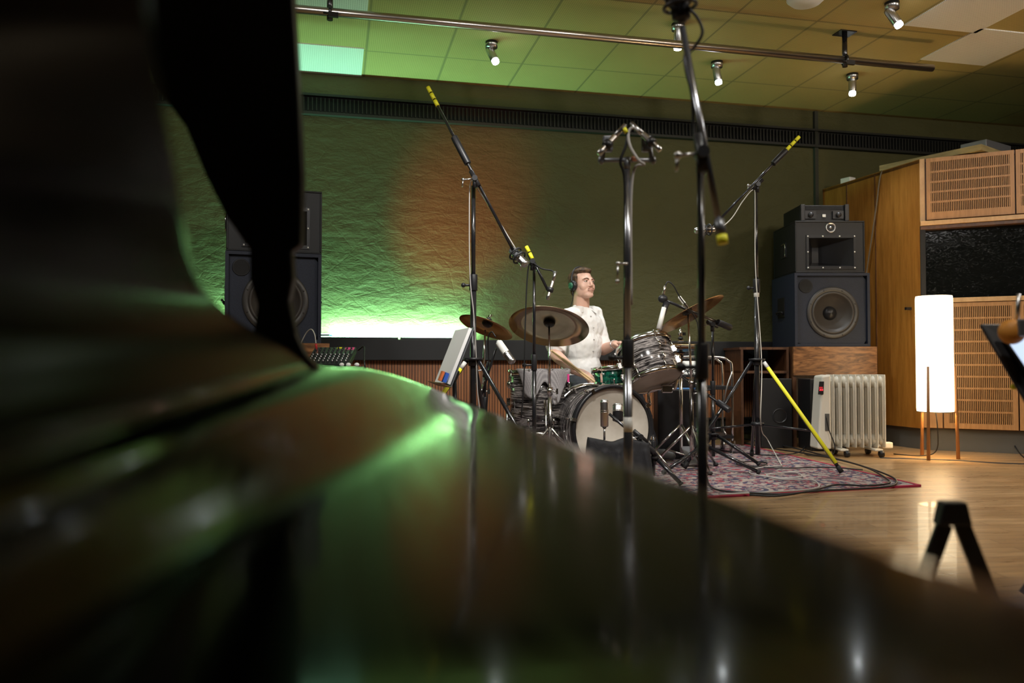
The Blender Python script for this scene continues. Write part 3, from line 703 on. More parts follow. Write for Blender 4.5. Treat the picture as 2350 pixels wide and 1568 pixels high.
# snare
sn = C(1421, 868, 5.36); drum('snare_drum', 'green sparkle snare drum on its stand', 'snare drum', sn, cv(-.05, .08, 1), .172, .13, mt['greenwrap'], 8)
t = thing('snare_stand', 'chrome stand under the green snare drum', 'stand', (sn.x, sn.y, ZR)); b0 = Vector((sn.x, sn.y, 0))
MB().tube(b0+Vector((0, 0, .2)), b0+Vector((0, 0, .5)), .012).build('pole', mt['chrome'], t)
for k in range(3):
    a = 2*math.pi*k/3; d = Vector((math.cos(a), math.sin(a), 0)); MB().path([b0+Vector((0,0,.48)), b0+d*.16+Vector((0,0,.50)), b0+d*.186+Vector((0,0,.585))], .006).build('basket_arm', mt['chrome'], t)
    MB().tube(b0+Vector((0,0,.26)), b0+d*.22+Vector((0,0,ZR+.006)), .007).build('leg', mt['chrome'], t)
# rack tom
ax = cv(-.24, .40, .88); rt = C(1489, 833, 5.02)
drum('rack_tom', 'tilted rack tom in oyster wrap above the bass drum', 'drum', rt, ax, .165, .25, mt['oyster'], 6)
t = thing('tom_mount', 'chrome bracket holding the rack tom', 'bracket', C(1545, 890, 5.03))
pts = [C(1548, 836, 5.04), C(1556, 862, 5.04), C(1549, 893, 5.05)]
MB().path(pts, .011).build('arm', mt['chrome'], t); q = MB(); q.box(pts[0], (.05, .05, .07), RC); q.ell(C(1552, 820, 5.02), .03); q.build('clamp', mt['chrome'], t, bevel=.006)
MB().box(C(1530, 893, 5.05), (.07, .04, .05), RC).build('base_block', mt['chrome'], t, bevel=.006)
MB().path([C(1549, 893, 5.05), C(1520, 892, 5.04), C(1490, 900, 5.05), C(1492, 930, 5.05)], .009).build('rod', mt['chrome'], t)
# cymbals
def cymbal(lab, c, n, r, mat, bell=.12, grp=None):
    R = axrot(n); t = thing('cymbal', lab, 'cymbal', c, grp, R)
    MB().lathe([(.006, .032), (r*bell*.6, .028), (r*bell, .012), (r*bell*1.2, .008), (r*.6, -.002), (r, -.018), (r, -.0195), (r*.6, -.004), (r*bell*1.2, .006), (r*bell, .010), (r*bell*.6, .026), (.006, .030)], n=96).build('plate', mat, t, True)
    MB().lathe([(.001, .048), (.018, .046), (.018, .033), (.001, .032)], n=24).build('felt', mt['black'], t, True)
    MB().lathe([(.001, .026), (.028, .018), (.034, .0), (.02, -.012), (.001, -.012)], n=24).build('lower_cup', mt['black'], t, True)
    q = MB(); q.tube((0, 0, .048), (0, 0, .072), .007); q.box((0, 0, .066), (.034, .006, .014)); q.build('wing_nut', mt['chrome'], t, True)
    return t
cy1 = C(1260, 745, 5.0); cymbal('large aged cymbal tilted in front of the drummer', cy1, cv(.13, .44, .88), .253, mt['olbronze'])
cy2 = C(1117, 746, 5.15); cymbal('smaller reddish bronze cymbal at far left of the kit', cy2, cv(.33, .26, .9), .182, mt['bronze'])
cy3 = C(1579, 718, 5.1); cymbal('bronze cymbal steeply tilted on the right of the kit', cy3, cv(-.45, .22, .87), .243, mt['bronze'])
hh = C(1562, 790, 5.45); cymbal('upper hi-hat cymbal lying flat behind the rack tom', hh, cv(0, .03, 1), .178, mt['bronze'], .15, 'hi-hat pair')
cymbal('lower hi-hat cymbal facing up under the upper one', hh+Vector((0, 0, -.045)), cv(0, -.03, -1), .178, mt['bronze'], .15, 'hi-hat pair')
def boomless(lab, top, base, legs, mat='chrome', red=False):
    """cymbal stand: pole in two diameters, clamp, tripod"""
    b = Vector((base.x, base.y, ZR)); t = thing('cymbal_stand', lab, 'cymbal stand', b, 'chrome cymbal stands')
    mid = Vector((b.x, b.y, max(.35, top.z*.55)))
    MB().tube(b+Vector((0, 0, .06)), mid, .0125).build('lower_tube', mt[mat], t)
    MB().tube(mid, top-(top-mid).normalized()*.012, .0085, .006).build('upper_tube', mt[mat], t)
    q = MB(); q.tube(mid-Vector((0,0,.02)), mid+Vector((0,0,.025)), .019); ck = q.build('clamp', mt['chrome'], t)
    q = MB(); q.tube(mid+cv(.015,0,.0), mid+cv(.04,0,0), .006); q.box(mid+cv(.045,0,0), (.012, .012, .035), RC); q.build('wing_screw', mt['chrome'], ck)
    for k in range(3):
        a = 2*math.pi*k/3+legs; d = Vector((math.cos(a), math.sin(a), 0)); q = MB(); e = b+d*.26+Vector((0,0,.008))
        q.tube(b+Vector((0,0,.28)), e, .009, n=8); q.tube(b+Vector((0,0,.08)), b+d*.15+Vector((0,0,.12)), .005, n=8); l = q.build('leg', mt['chrome'], t)
        MB().ell(e+Vector((0,0,.004)), (.018, .018, .012)).build('rubber_foot', mt['rubber'], l)
    return t
boomless('thin chrome stand under the large aged cymbal', cy1, C(1262, 1000, 4.93), .2)
boomless('chrome stand under the small reddish cymbal', cy2+cv(-.01,0,-.02), C(1107, 1000, 5.18), .9)
boomless('chrome stand under the steep right cymbal', cy3, C(1588, 1080, 5.06), .5)
b = Vector((hh.x, hh.y, ZR)); t = thing('hi_hat_stand', 'chrome hi-hat stand with pedal behind the bass drum', 'stand', b)
MB().tube(b+Vector((0,0,.05)), Vector((hh.x, hh.y, hh.z-.07)), .012).build('tube', mt['chrome'], t)
MB().tube(Vector((hh.x, hh.y, hh.z-.05)), Vector((hh.x, hh.y, hh.z+.16)), .0035).build('pull_rod', mt['chrome'], t)
q = MB(); q.tube(hh+Vector((0,0,.05)), hh+Vector((0,0,.10)), .012); q.box(hh+cv(.02, 0, .07), (.03, .01, .02), RC); q.build('clutch', mt['chrome'], t)
for k in range(3):
    a = 2*math.pi*k/3+.6; d = Vector((math.cos(a), math.sin(a), 0)); MB().tube(b+Vector((0,0,.26)), b+d*.24+Vector((0,0,.01)), .009, n=8).build('leg', mt['chrome'], t)
q = MB(); q.box(b+cv(.04, -.12, .06), (.09, .26, .012), RC @ Matrix.Rotation(.35, 3, 'X')); q.build('pedal', mt['steel'], t, bevel=.004)
# black case behind, blue tablet-like lid, mixer and stage box
o = C(1568, 960, 5.72); o.z = ZR
t = thing('stage_case', 'black case with blue top standing right of the bass drum', 'case', o)
q = MB(); Bx(q, o, -.20, .13, -.10, .09, 0, .49); q.build('box', mt['black'], t, bevel=.01)
q = MB(); Bx(q, o, .02, .12, -.106, -.10, .30, .40); q.build('side_handle', mt['horn'], t, bevel=.003)
q = MB(); Bx(q, o, -.17, .11, -.09, .07, .49, .496); q.build('blue_pad', M('blue_pad', (.10, .32, .75), .4), t)
o = C(1575, 870, 6.13)
t = thing('patch_mixer', 'small grey mixer full of plugs behind the drums', 'mixer', o)
q = MB(); q.box(o+cv(0,0,.075), (.17, .05, .12), RC @ Matrix.Rotation(-.5, 3, 'X')); q.build('body', mt['white'], t, bevel=.004)
q = MB(); 
for i in range(5):
    for j in range(3): q.tube(o+cv(-.06+i*.03, -.06, .02+j*.035), o+cv(-.06+i*.03, -.09, .025+j*.035), .006, n=8)
q.build('knobs', mt['black'], t)
q = MB()
for i in range(4): q.path([o+cv(-.05+i*.03, -.09, .06), o+cv(-.03+i*.04, -.14, .07), o+cv(.0+i*.03, -.16, -.05), o+cv(-.1+i*.06, -.12, -.18)], .004)
q.build('plug_cables', mt['cable_black'], t)
t = thing('rack_box', 'black rack box carrying the small mixer', 'case', Vector((o.x, o.y, 0)))
q = MB(); zz = o.z; q.box(Vector((o.x, o.y, zz-.10))+cv(0, .0, 0), (.22, .2, .2), RC); q.build('box', mt['black'], t, bevel=.006)
MB().lathe([(.035, 0), (.035, .008), (.026, .01), (.024, 0)], Vector((o.x, o.y, zz-.09))+cv(-.02, -.101, 0), -FH).build('dial_ring', mt['steel'], t)
# chrome cart
o = C(1606, 1030, 5.98); o.z = 0
t = thing('equipment_cart', 'chrome tube cart on castors behind the drum kit', 'cart', o)
for y in (-.0, .28):
    q = MB(); q.path([o+cv(-.22, y, .10), o+cv(-.22, y, .66), o+cv(-.19, y, .715), o+cv(-.1, y, .73), o+cv(.14, y, .73), o+cv(.22, y, .70), o+cv(.245, y, .62), o+cv(.245, y, .10)], .010, 10, 5); q.build('frame', mt['chrome'], t)
q = MB(); Bx(q, o, -.24, .25, -.02, .30, .485, .51); q.build('shelf', mt['black'], t)
q = MB(); Bx(q, o, -.24, .25, -.02, .30, .12, .14); q.build('bottom_shelf', mt['black'], t)
q = MB(); q.tube(Vector((o.x, o.y, 0))+cv(0, .14, .51), Vector((o.x, o.y, 0))+cv(0, .14, zz-.214), .03); q.build('shelf_post', mt['black'], t)
for x in (-.22, .245):
    for y in (0, .28):
        c = o+cv(x, y, .042); q = MB(); q.lathe([(.012, -.012), (.04, -.011), (.041, 0), (.04, .011), (.012, .012)], c, RV, 24, True); w_ = q.build('castor', mt['steel'], t)
        q = MB(); Bx(q, c, -.018, -.014, -.012, .012, -.005, .06); Bx(q, c, .014, .018, -.012, .012, -.005, .06); q.build('fork', mt['chrome'], w_)
tag(MB().path([o+cv(.245, -.01, .62), o+cv(.2, -.02, .5), o+cv(.17, -.02, .35), o+cv(.17, -.02, .2), o+cv(.19, -.03, .15)], .007).build('coiled_cable', mt['steel']), 'silvery cable hanging from the chrome cart corner', 'cable')
# left desk with mixers
o = C(745, 850, 4.7); o.z = 0; t = thing('side_table', 'dark table holding the small mixer near the left speaker', 'table', o)
q = MB(); Bx(q, o, -.22, .22, -.02, .42, .615, .635); q.build('table_top', mt['black'], t)
for x in (-.2, .2):
    for y in (.0, .4): q = MB(); Bx(q, o, x-.012, x+.012, y-.012, y+.012, 0, .615); q.build('leg', mt['black'], t)
m0 = o+cv(0, 0, .636)
t = thing('mixing_desk', 'compact silver mixer with pink and yellow labels, seen above the curved edge', 'mixer', m0); RM = RC @ Matrix.Rotation(.42, 3, 'X')
def mp(x, y, z): return m0+cv(0, .17, .095) + RM @ Vector((x, y, z))
q = MB(); q.box(mp(0, 0, -.02), (.26, .26, .04), RM); q.build('body', mt['black'], t, bevel=.004)
q = MB(); q.box(mp(0, .07, .002), (.25, .10, .004), RM); q.build('upper_panel', mt['steel'], t)
q = MB(); q.box(mp(.095, .10, .005), (.055, .03, .003), RM); q.build('pink_label', M('pink_label', (.75, .08, .25), .5), t)
q = MB(); q.box(mp(.03, .11, .005), (.03, .015, .003), RM); q.build('yellow_label', mt['yellow'], t)
q = MB()
for i in range(9):
    for j in range(3): q.tube(mp(-.108+i*.027, .035+j*.028, .003), mp(-.108+i*.027, .035+j*.028, .016), .006, .005, 8)
q.build('socket_row', mt['black'], t)
q = MB()
for i in range(9):
    for j in range(4): q.tube(mp(-.108+i*.027, -.10+j*.03, .0), mp(-.108+i*.027, -.10+j*.03, .018), .0065, .005, 8)
q.build('knobs', mt['steel'], t)
q = MB(); q.tube(mp(-.11, .09, .0), mp(-.11, .09, .04), .007); q.build('red_plug', mt['red'], t)
tag(MB().path([mp(-.11, .09, .042), mp(-.12, .12, .09), mp(-.15, .16, .11), mp(-.2, .2, .06), mp(-.26, .2, -.05)], .0035).build('audio_cable', mt['cable_white']), 'white cable arching from the small mixer to the left', 'cable')
t = thing('foot_controller', 'flat black controller with cream knobs in front of the mixer', 'controller', m0+cv(.06, .0, 0))
q = MB(); Bx(q, m0, .0, .215, .02, .1, .001, .03); q.build('body', mt['black'], t, bevel=.004)
for x in (.09, .13, .18): MB().ell(m0+cv(x, .05, .04), (.015, .012, .012)).build('knob', mt['white'], t)
tag(MB().path([m0+cv(.14, .3, .13), m0+cv(.19, .22, .15), m0+cv(.21, .12, .08), m0+cv(.225, .08, .02), m0+cv(.23, .2, -.1)], .005).build('audio_cable', mt['cable_black']), 'black cable curving down at the right side of the small mixer', 'cable')
p = ony(750, 775, WALL-.07); t = thing('ledge_box', 'tiny grey device with blue end on the ledge by the left speaker', 'device', (p.x, WALL-.07, .876))
MB().box((p.x-.03, WALL-.05, .876+.022), (.10, .05, .04)).build('case', mt['grey'], t, bevel=.003); MB().box((p.x+.033, WALL-.05, .876+.022), (.014, .04, .034)).build('end_plug', mt['blue'], t)
# ================================================================== THE DRUMMER
pw = C(1345, 880, 5.78)
man = thing('person', 'drummer in white short-sleeved shirt and headphones, seated behind the kit, looking to the right', 'person', (pw.x, pw.y, 0))
PV = C(1338, 884, 5.80)                                             # pelvis
CH = C(1334, 775, 5.76); NB = C(1334, 704, 5.76)
SR = C(1302, 728, 5.60); SL = C(1364, 722, 5.90)
ER = C(1272, 812, 5.46); WR = C(1316, 851, 5.26); HR = C(1346, 861, 5.22)
EL = C(1384, 803, 5.82); WL = C(1413, 790, 5.62); HL = C(1432, 786, 5.54)
HIR = C(1320, 888, 5.70); HIL = C(1356, 888, 5.90)
KR = C(1332, 905, 5.36); KL = C(1452, 905, 5.62)
AR = KR + cv(.02, .06, 0); AR.z = .11; AL = C(1492, 1030, 5.55); AL.z = .11
# head frame: yaw to the right of the camera, chin slightly up
hy = math.radians(33)
hf = cv(math.sin(hy), -math.cos(hy), .16).normalized()              # facing
hx = hf.cross(Vector((0, 0, 1))).normalized(); hz = hx.cross(hf)
HC = C(1337, 655, 5.73); HM = Matrix((hx, hf, hz)).transposed()     # local x = his right, y = front, z = up
def hp(x, y, z): return HC + HM @ Vector((x, y, z))
sk = MB()
sk.ell(hp(0, -.018, .045), (.073, .093, .075), HM); sk.ell(hp(0, .028, .0), (.064, .062, .085), HM)
sk.ell(hp(0, .035, -.055), (.054, .048, .045), HM); sk.ell(hp(0, .066, -.088), (.026, .022, .020), HM); sk.ell(hp(0, .048, -.082), (.040, .036, .024), HM)
sk.cap(hp(-.048, -.005, -.055), hp(-.018, .068, -.088), .014, .014); sk.cap(hp(.048, -.005, -.055), hp(.018, .068, -.088), .014, .014)
for s in (-1, 1):
    sk.ell(hp(s*.034, .052, -.024), (.030, .026, .034), HM); sk.ell(hp(s*.040, .012, -.045), (.024, .045, .042), HM); sk.cap(hp(s*.014, .087, .028), hp(s*.046, .072, .026), .009, .008)
    sk.ell(hp(s*.074, -.008, -.008), (.010, .022, .032), HM)
sk.cap(hp(0, .090, .018), hp(0, .103, -.022), .0065, .0095); sk.ell(hp(-.010, .094, -.028), .007, HM); sk.ell(hp(.010, .094, -.028), .007, HM)
sk.ell(hp(0, .084, -.052), (.022, .014, .009), HM); sk.ell(hp(0, .083, -.062), (.019, .012, .007), HM)
# neck, trunk
sk.cap(hp(0, -.022, -.055), NB+cv(0, 0, .01), .056, .060); sk.cap(NB-Vector((0,0,.03)), CH, .06, .085)
sk.cap(SR, SL, .05); sk.cap(CH, PV, .085, .10); sk.cap(HIR, HIL, .10)
# arms
def fingers(w, h, dirn, up, side, curl, grip=True):
    """palm and five bent fingers; dirn along the hand, up = back of the hand, side = thumb side"""
    d = dirn.normalized(); u = (up - d*up.dot(d)).normalized(); s_ = d.cross(u)*side
    pc = w + d*.05
    for k in (-.028, -.010, .010, .028): sk.cap(w + s_*k*.7, w + d*.088 + s_*k, .014, .0115)
    for k, L in ((-.030, .055), (-.010, .072), (.010, .078), (.030, .070)):
        a = w + d*.088 + s_*k; p1 = a + (d*math.cos(curl) - u*math.sin(curl))*L*.45
        p2 = p1 + (d*math.cos(curl*2.1) - u*math.sin(curl*2.1))*L*.32; p3 = p2 + (d*math.cos(curl*3) - u*math.sin(curl*3))*L*.25
        sk.cap(a, p1, .0098, .0088); sk.cap(p1, p2, .0088, .008); sk.cap(p2, p3, .008, .007)
    a = w + d*.025 + s_*.03; p1 = a + d*.03 + s_*.022 - u*.008; p2 = p1 + d*.032 + s_*.002 - u*.014
    sk.cap(w + d*.012 + s_*.012, a, .015, .013); sk.cap(a, p1, .013, .0105); sk.cap(p1, p2, .0105, .0085)
sk.cap(SR, ER, .05, .042); sk.cap(ER, ER.lerp(WR, .35), .042, .040); sk.cap(ER.lerp(WR, .35), WR, .040, .027)
sk.cap(SL, EL, .05, .042); sk.cap(EL, EL.lerp(WL, .35), .042, .040); sk.cap(EL.lerp(WL, .35), WL, .040, .027)
dR = (HR-WR).normalized(); fingers(WR, HR, dR, Vector((0, 0, 1))-FH*.5, -1, .34)
dL = (HL-WL).normalized(); fingers(WL, HL, dL, Vector((0, 0, 1)), 1, .7)
# legs
sk.cap(HIR, KR, .09, .062); sk.cap(KR, AR, .058, .040); sk.cap(HIL, KL, .09, .062); sk.cap(KL, AL, .058, .040)
body = sk.build('body', mt['skin'], man, remesh=.0040, smooth_it=6)
# eyes, brows, moustache, mouth
for s in (-1, 1):
    e = MB().ell(hp(s*.031, .0795, .0085), (.0125, .0075, .0065), HM).build('eye', M('eye_white', (.6, .55, .5), .3), body)
    MB().ell(hp(s*.031+.0, .0862, .0085), (.0055, .0025, .0058), HM).build('iris', mt['hair'], e)
    q = MB(); q.path([hp(s*.015, .0955, .021), hp(s*.030, .094, .029), hp(s*.050, .080, .025)], .0026); q.build('eyebrow', mt['hair'], body)
    q = MB(); q.path([hp(s*.018, .086, .013), hp(s*.031, .089, .0165), hp(s*.045, .078, .013)], .0022); q.build('eyelid', mt['skin'], body)
q = MB(); q.path([hp(-.024, .088, -.047), hp(-.010, .099, -.0405), hp(0, .101, -.040), hp(.010, .099, -.0405), hp(.024, .088, -.047)], .0028); q.build('moustache', M('moustache_hair', (.45, .27, .2), .7), body)
q = MB(); q.path([hp(-.024, .086, -.057), hp(0, .099, -.0555), hp(.024, .086, -.057)], .0026); q.build('lips', mt['lips'], body)
# hair
q = MB(); q.ell(hp(0, -.034, .050), (.080, .093, .080), HM); q.ell(hp(0, .006, .094), (.066, .072, .036), HM); q.ell(hp(.006, .048, .096), (.050, .030, .019), HM); q.ell(hp(-.02, .050, .098), (.03, .024, .018), HM)
for s in (-1, 1): q.cap(hp(s*.071, .022, .055), hp(s*.070, .014, .004), .011, .008)
q.ell(hp(0, -.078, -.02), (.055, .035, .05), HM)
q.build('hair', mt['hair'], man, remesh=.004, smooth_it=2)
# headphones
hd = MB(); pts = []
for k in range(13):
    a = math.pi*k/12; pts.append(hp(.086*math.cos(a), -.012, .0+.138*math.sin(a)**.8 if 0 < k < 12 else .0))
hd.path(pts, .007, 8, 3); hb = tag(hd.build('headphones', mt['black']), 'black headphones with green caps worn by the drummer', 'headphones')
for s in (-1, 1):
    e = MB().lathe([(.001, -.012), (.034, -.012), (.038, -.004), (.038, .010), (.030, .018), (.001, .019)], hp(s*.080, -.008, -.006), hx*s, 32).build('ear_cup', mt['black'])
    e.parent = hb; e.location = e.location-hb.location; WP[e.name] = WP[hb.name]
    c = MB().lathe([(.022, .018), (.021, .028), (.001, .029)], hp(s*.080, -.008, -.006), hx*s, 24).build('ear_cap', M('green_cap', (.02, .13, .07), .4), hb)
tag(MB().path([hp(.088, -.01, -.045), hp(.085, -.02, -.10), hp(.09, -.06, -.16)], .003).build('headphone_cable', mt['cable_black']), 'thin black headphone cable behind the neck of the drummer', 'cable')
# shirt: trunk, short sleeves, then collar, placket and buttons
sh = MB(); sR = SR.lerp(ER, .80); sL = SL.lerp(EL, .80)
tf = cv(math.sin(math.radians(38)), -math.cos(math.radians(38)), 0); tx = tf.cross(Vector((0, 0, 1))).normalized(); TM = Matrix((tx, tf, Vector((0, 0, 1)))).transposed()
def tp(x, y, z): return Vector((CH.x, CH.y, 0)) + TM @ Vector((x, y, 0)) + Vector((0, 0, z))
zn, zc, zp = NB.z, CH.z, PV.z
sh.ell(tp(0, .0, zc+.07), (.185, .115, .16), TM, 24, 16); sh.ell(tp(0, .005, zc-.06), (.17, .122, .18), TM, 24, 16); sh.ell(tp(0, .005, zp+.10), (.165, .13, .16), TM, 24, 16); sh.ell(tp(0, .0, zp+.02), (.17, .14, .11), TM, 24, 16)
sh.cap(NB+cv(0, 0, -.09), NB+cv(0, 0, -.055), .085, .070)
sh.cap(NB+cv(0, 0, -.045), SR, .056, .062); sh.cap(NB+cv(0, 0, -.045), SL, .056, .062)
sh.cap(SR, sR, .064, .066); sh.cap(SL, sL, .064, .064)
sh.tube(sR, sR+(ER-SR).normalized()*.035, .070, .072, 20); sh.tube(sL, sL+(EL-SL).normalized()*.035, .066, .068, 20)
shirt = sh.build('shirt', mt['shirt'], man, remesh=.0065, smooth_it=4)
tx_ = shirt.modifiers.new('folds', 'DISPLACE'); tex = bpy.data.textures.new('folds', 'CLOUDS'); tex.noise_scale = .09; tx_.texture = tex; tx_.strength = .022; tx_.mid_level = .5
nk = NB+cv(0, 0, .0)
for s in (-1, 1):
    q = MB(); a = nk + TM @ Vector((s*.0, -.070, .030)); b1 = nk + TM @ Vector((s*.072, -.01, .030)); c1 = nk + TM @ Vector((s*.028, .082, -.035))
    a2 = nk + TM @ Vector((s*.0, -.098, -.012)); b2 = nk + TM @ Vector((s*.112, .005, -.015)); c2 = nk + TM @ Vector((s*.085, .110, -.068))
    V = [[q.v(p) for p in r] for r in ((a, b1, c1), (a2, b2, c2))]
    q.f([V[0][0], V[0][1], V[1][1], V[1][0]], True); q.f([V[0][1], V[0][2], V[1][2], V[1][1]], True)
    o = q.build('collar', mt['shirt'], shirt); m_ = o.modifiers.new('s', 'SOLIDIFY'); m_.thickness = .006; m2 = o.modifiers.new('b', 'SUBSURF'); m2.levels = m2.render_levels = 1
for k in range(5):
    z = zn-.075-k*.083; y = .118+.012*math.sin(k*.9)
    MB().lathe([(.001, .004), (.0055, .004), (.006, 0)], tp(0, y+(0 if k else -.02), z), tf, 12).build('button', mt['cable_grey'], shirt)
# trousers and shoes
q = MB(); q.cap(HIR, KR, .10, .075); q.cap(KR, AR+Vector((0, 0, .02)), .070, .055); q.cap(HIL, KL, .10, .075); q.cap(KL, AL+Vector((0, 0, .02)), .070, .055); q.cap(HIR, HIL, .125); q.cap(PV, PV+cv(0, 0, .02), .15)
q.build('trousers', mt['denim'], man, remesh=.008, smooth_it=4)
for a_ in (AR, AL):
    q = MB(); h_ = Vector((a_.x, a_.y, ZR+.045)); dd = cv(.7, -.7, 0) if a_ is AR else cv(.85, -.45, 0)
    q.cap(h_-dd*.04, h_+dd*.10, .040, .036); q.cap(h_+dd*.10, h_+dd*.16-Vector((0, 0, .008)), .038, .028); q.cap(h_, a_, .04, .045)
    q.build('shoe', mt['base'], man, remesh=.006, smooth_it=3)
# watch
wc = WL.lerp(EL, .10); MB().torus(wc, (WL-EL), .031, .004).build('watch', mt['steel'], man)
# stool under him
t = thing('drum_stool', 'round black drum stool under the drummer', 'stool', (PV.x, PV.y, ZR)); b = Vector((PV.x, PV.y, 0)); zs = PV.z-.155
MB().lathe([(.001, zs-.08), (.15, zs-.08), (.165, zs-.05), (.165, zs-.02), (.15, zs), (.001, zs)], b).build('seat', mt['black'], t)
MB().tube(b+Vector((0, 0, .15)), b+Vector((0, 0, zs-.08)), .018).build('pole', mt['chrome'], t)
for k in range(3):
    a = 2*math.pi*k/3+.4; d = Vector((math.cos(a), math.sin(a), 0)); MB().tube(b+Vector((0, 0, .24)), b+d*.23+Vector((0, 0, ZR+.01)), .011).build('leg', mt['chrome'], t)
# drumsticks
def stick(a, b, lab):
    d = (b-a).normalized(); L = .40; s_ = MB().lathe([(.001, 0), (.0068, .004), (.0072, .02), (.0072, L*.7), (.004, L-.02), (.0035, L-.014), (.0055, L-.006), (.001, L)], a, d, 12)
    return tag(s_.build('drumstick', mt['stick']), lab, 'drumstick')
stick(C(1366, 877, 5.12), C(1266, 804, 5.34), 'wooden drumstick lying along the right forearm, tip at the sleeve')
stick(C(1354, 874, 5.14), C(1286, 822, 5.30), 'second drumstick under the first one in the drummer\'s right hand')
# ================================================================== MICROPHONE STANDS AND MICROPHONES
def stand(lab, base, hubz, top, legs, rad, r=.016, brace=None, yellow=None, name='microphone_stand', rug=True, tape=None, pm='blackmetal'):
    """tall tripod stand; legs = angles (0 = right of the camera, 90 = away)"""
    zf = ZR if rug else 0.0; b = Vector((base.x, base.y, zf)); t = thing(name, lab, 'microphone stand', b)
    mid = hubz+(top.z-hubz)*.45; tp_ = Vector((b.x, b.y, top.z))
    MB().tube(b+Vector((0, 0, max(.05, hubz-.62))), Vector((b.x, b.y, mid)), r).build('lower_tube', mt[pm], t)
    MB().tube(Vector((b.x, b.y, mid-.02)), tp_, r*.72).build('upper_tube', mt[pm], t)
    q = MB(); q.tube(Vector((b.x, b.y, mid-.05)), Vector((b.x, b.y, mid+.04)), r*1.35); q.tube(Vector((b.x, b.y, mid-.02)), Vector((b.x, b.y, mid-.02))+cv(-.05, -.01, 0), .006); c = q.build('height_clutch', mt['black'], t, bevel=.002)
    MB().ell(Vector((b.x, b.y, mid-.02))+cv(-.055, -.01, 0), (.013)).build('clutch_knob', mt['black'], c)
    h = Vector((b.x, b.y, hubz)); q = MB(); q.tube(h-Vector((0, 0, .03)), h+Vector((0, 0, .015)), r*1.6); q.lathe([(.001, .0), (r*3.0, .002), (r*3.1, .014), (.001, .018)], h, n=24); q.build('hub', mt['black'], t)
    if brace: MB().lathe([(r*1.05, -.012), (r*2.4, -.01), (r*2.4, .012), (r*1.05, .014)], Vector((b.x, b.y, brace)), n=24).build('brace_collar', mt['black'], t)
    for k, a in enumerate(legs):
        a = math.radians(a); d = cv(math.cos(a), math.sin(a), 0); f = b+d*rad+Vector((0, 0, .012)); s_ = h+d*r*2.2
        l = MB().tube(s_, f, .0115, n=10).build('leg', mt['blackmetal'], t)
        MB().tube(f.lerp(s_, .05), f-Vector((0, 0, .001)), .015, n=10).build('rubber_foot', mt['rubber'], l)
        if yellow == k:
            off = cv(0, -.004, .004); MB().tube(s_.lerp(f, .06)+off, s_.lerp(f, .93)+off, .0118, n=10).build('yellow_tape', mt['yellow'], l)
            MB().tube(s_.lerp(f, .02)+off, s_.lerp(f, .07)+off, .0122, n=10).build('white_tape', mt['white'], l)
        if brace:
            x_ = 1-(brace-.03-zf)/(hubz-zf); e = s_.lerp(f, min(.95, x_+.0)); MB().tube(Vector((b.x, b.y, brace)), e, .007, n=8).build('brace', mt['blackmetal'], t)
    if tape: MB().tube(Vector((b.x, b.y, tape)), Vector((b.x, b.y, tape+.05)), r*1.02).build('tape_mark', mt['white'], t)
    return t, tp_
def boom(t, piv, a, b, r=.009, tips=None, grip=None, pm='blackmetal'):
    """boom arm from a (counter end) to b (microphone end) through the clamp at piv"""
    d = (b-a).normalized(); s_ = MB().tube(a, b, r).build('boom_arm', mt[pm], t)
    q = MB(); q.tube(piv-FH*.025, piv+FH*.025, r*1.8); q.tube(piv-d*.05, piv+d*.05, r*1.5); q.tube(piv-Vector((0, 0, .05)), piv, r*1.6); q.build('boom_clamp', mt['black'], t)
    q = MB(); q.tube(piv, piv+cv(-.06, -.02, -.01), .004); q.ell(piv+cv(-.064, -.02, -.01), .010); q.tube(piv+cv(-.064, -.02, -.01), piv+cv(-.068, -.02, -.05), .004); q.build('clamp_handle', mt['steel'], t)
    if tips:
        for k in range(tips): MB().tube(a+d*(.0+k*.046), a+d*(.038+k*.046), r*1.35).build('yellow_ring', mt['yellow'], s_)
    if grip: MB().tube(a+d*grip[0], a+d*grip[1], r*2.3).build('counterweight', mt['black'], s_, bevel=.003)
    return s_
def pencil_mic(a, b, lab, grp=None, r=.0105, name='pencil_microphone', mat='nickel', clip=True):
    """a = cable end, b = capsule end"""
    d = (b-a).normalized(); L = (b-a).length; t = thing(name, lab, 'microphone', (a+b)/2, grp)
    MB().lathe([(.001, 0), (r*.8, 0), (r, L*.04), (r, L*.80), (r*1.03, L*.81)], a, d, 20).build('body', mt[mat], t)
    MB().lathe([(r*1.03, L*.80), (r*1.03, L*.98), (r*.8, L), (.001, L)], a, d, 20).build('capsule', mt['steel'], t)
    MB().lathe([(.001, -.055), (r*.75, -.055), (r*.85, 0), (.001, .001)], a, d, 16).build('plug', mt['steel'], t)
    if clip: MB().lathe([(r*1.02, L*.35), (r*1.7, L*.36), (r*1.7, L*.58), (r*1.02, L*.6)], a, d, 20).build('clip', mt['black'], t)
    return t
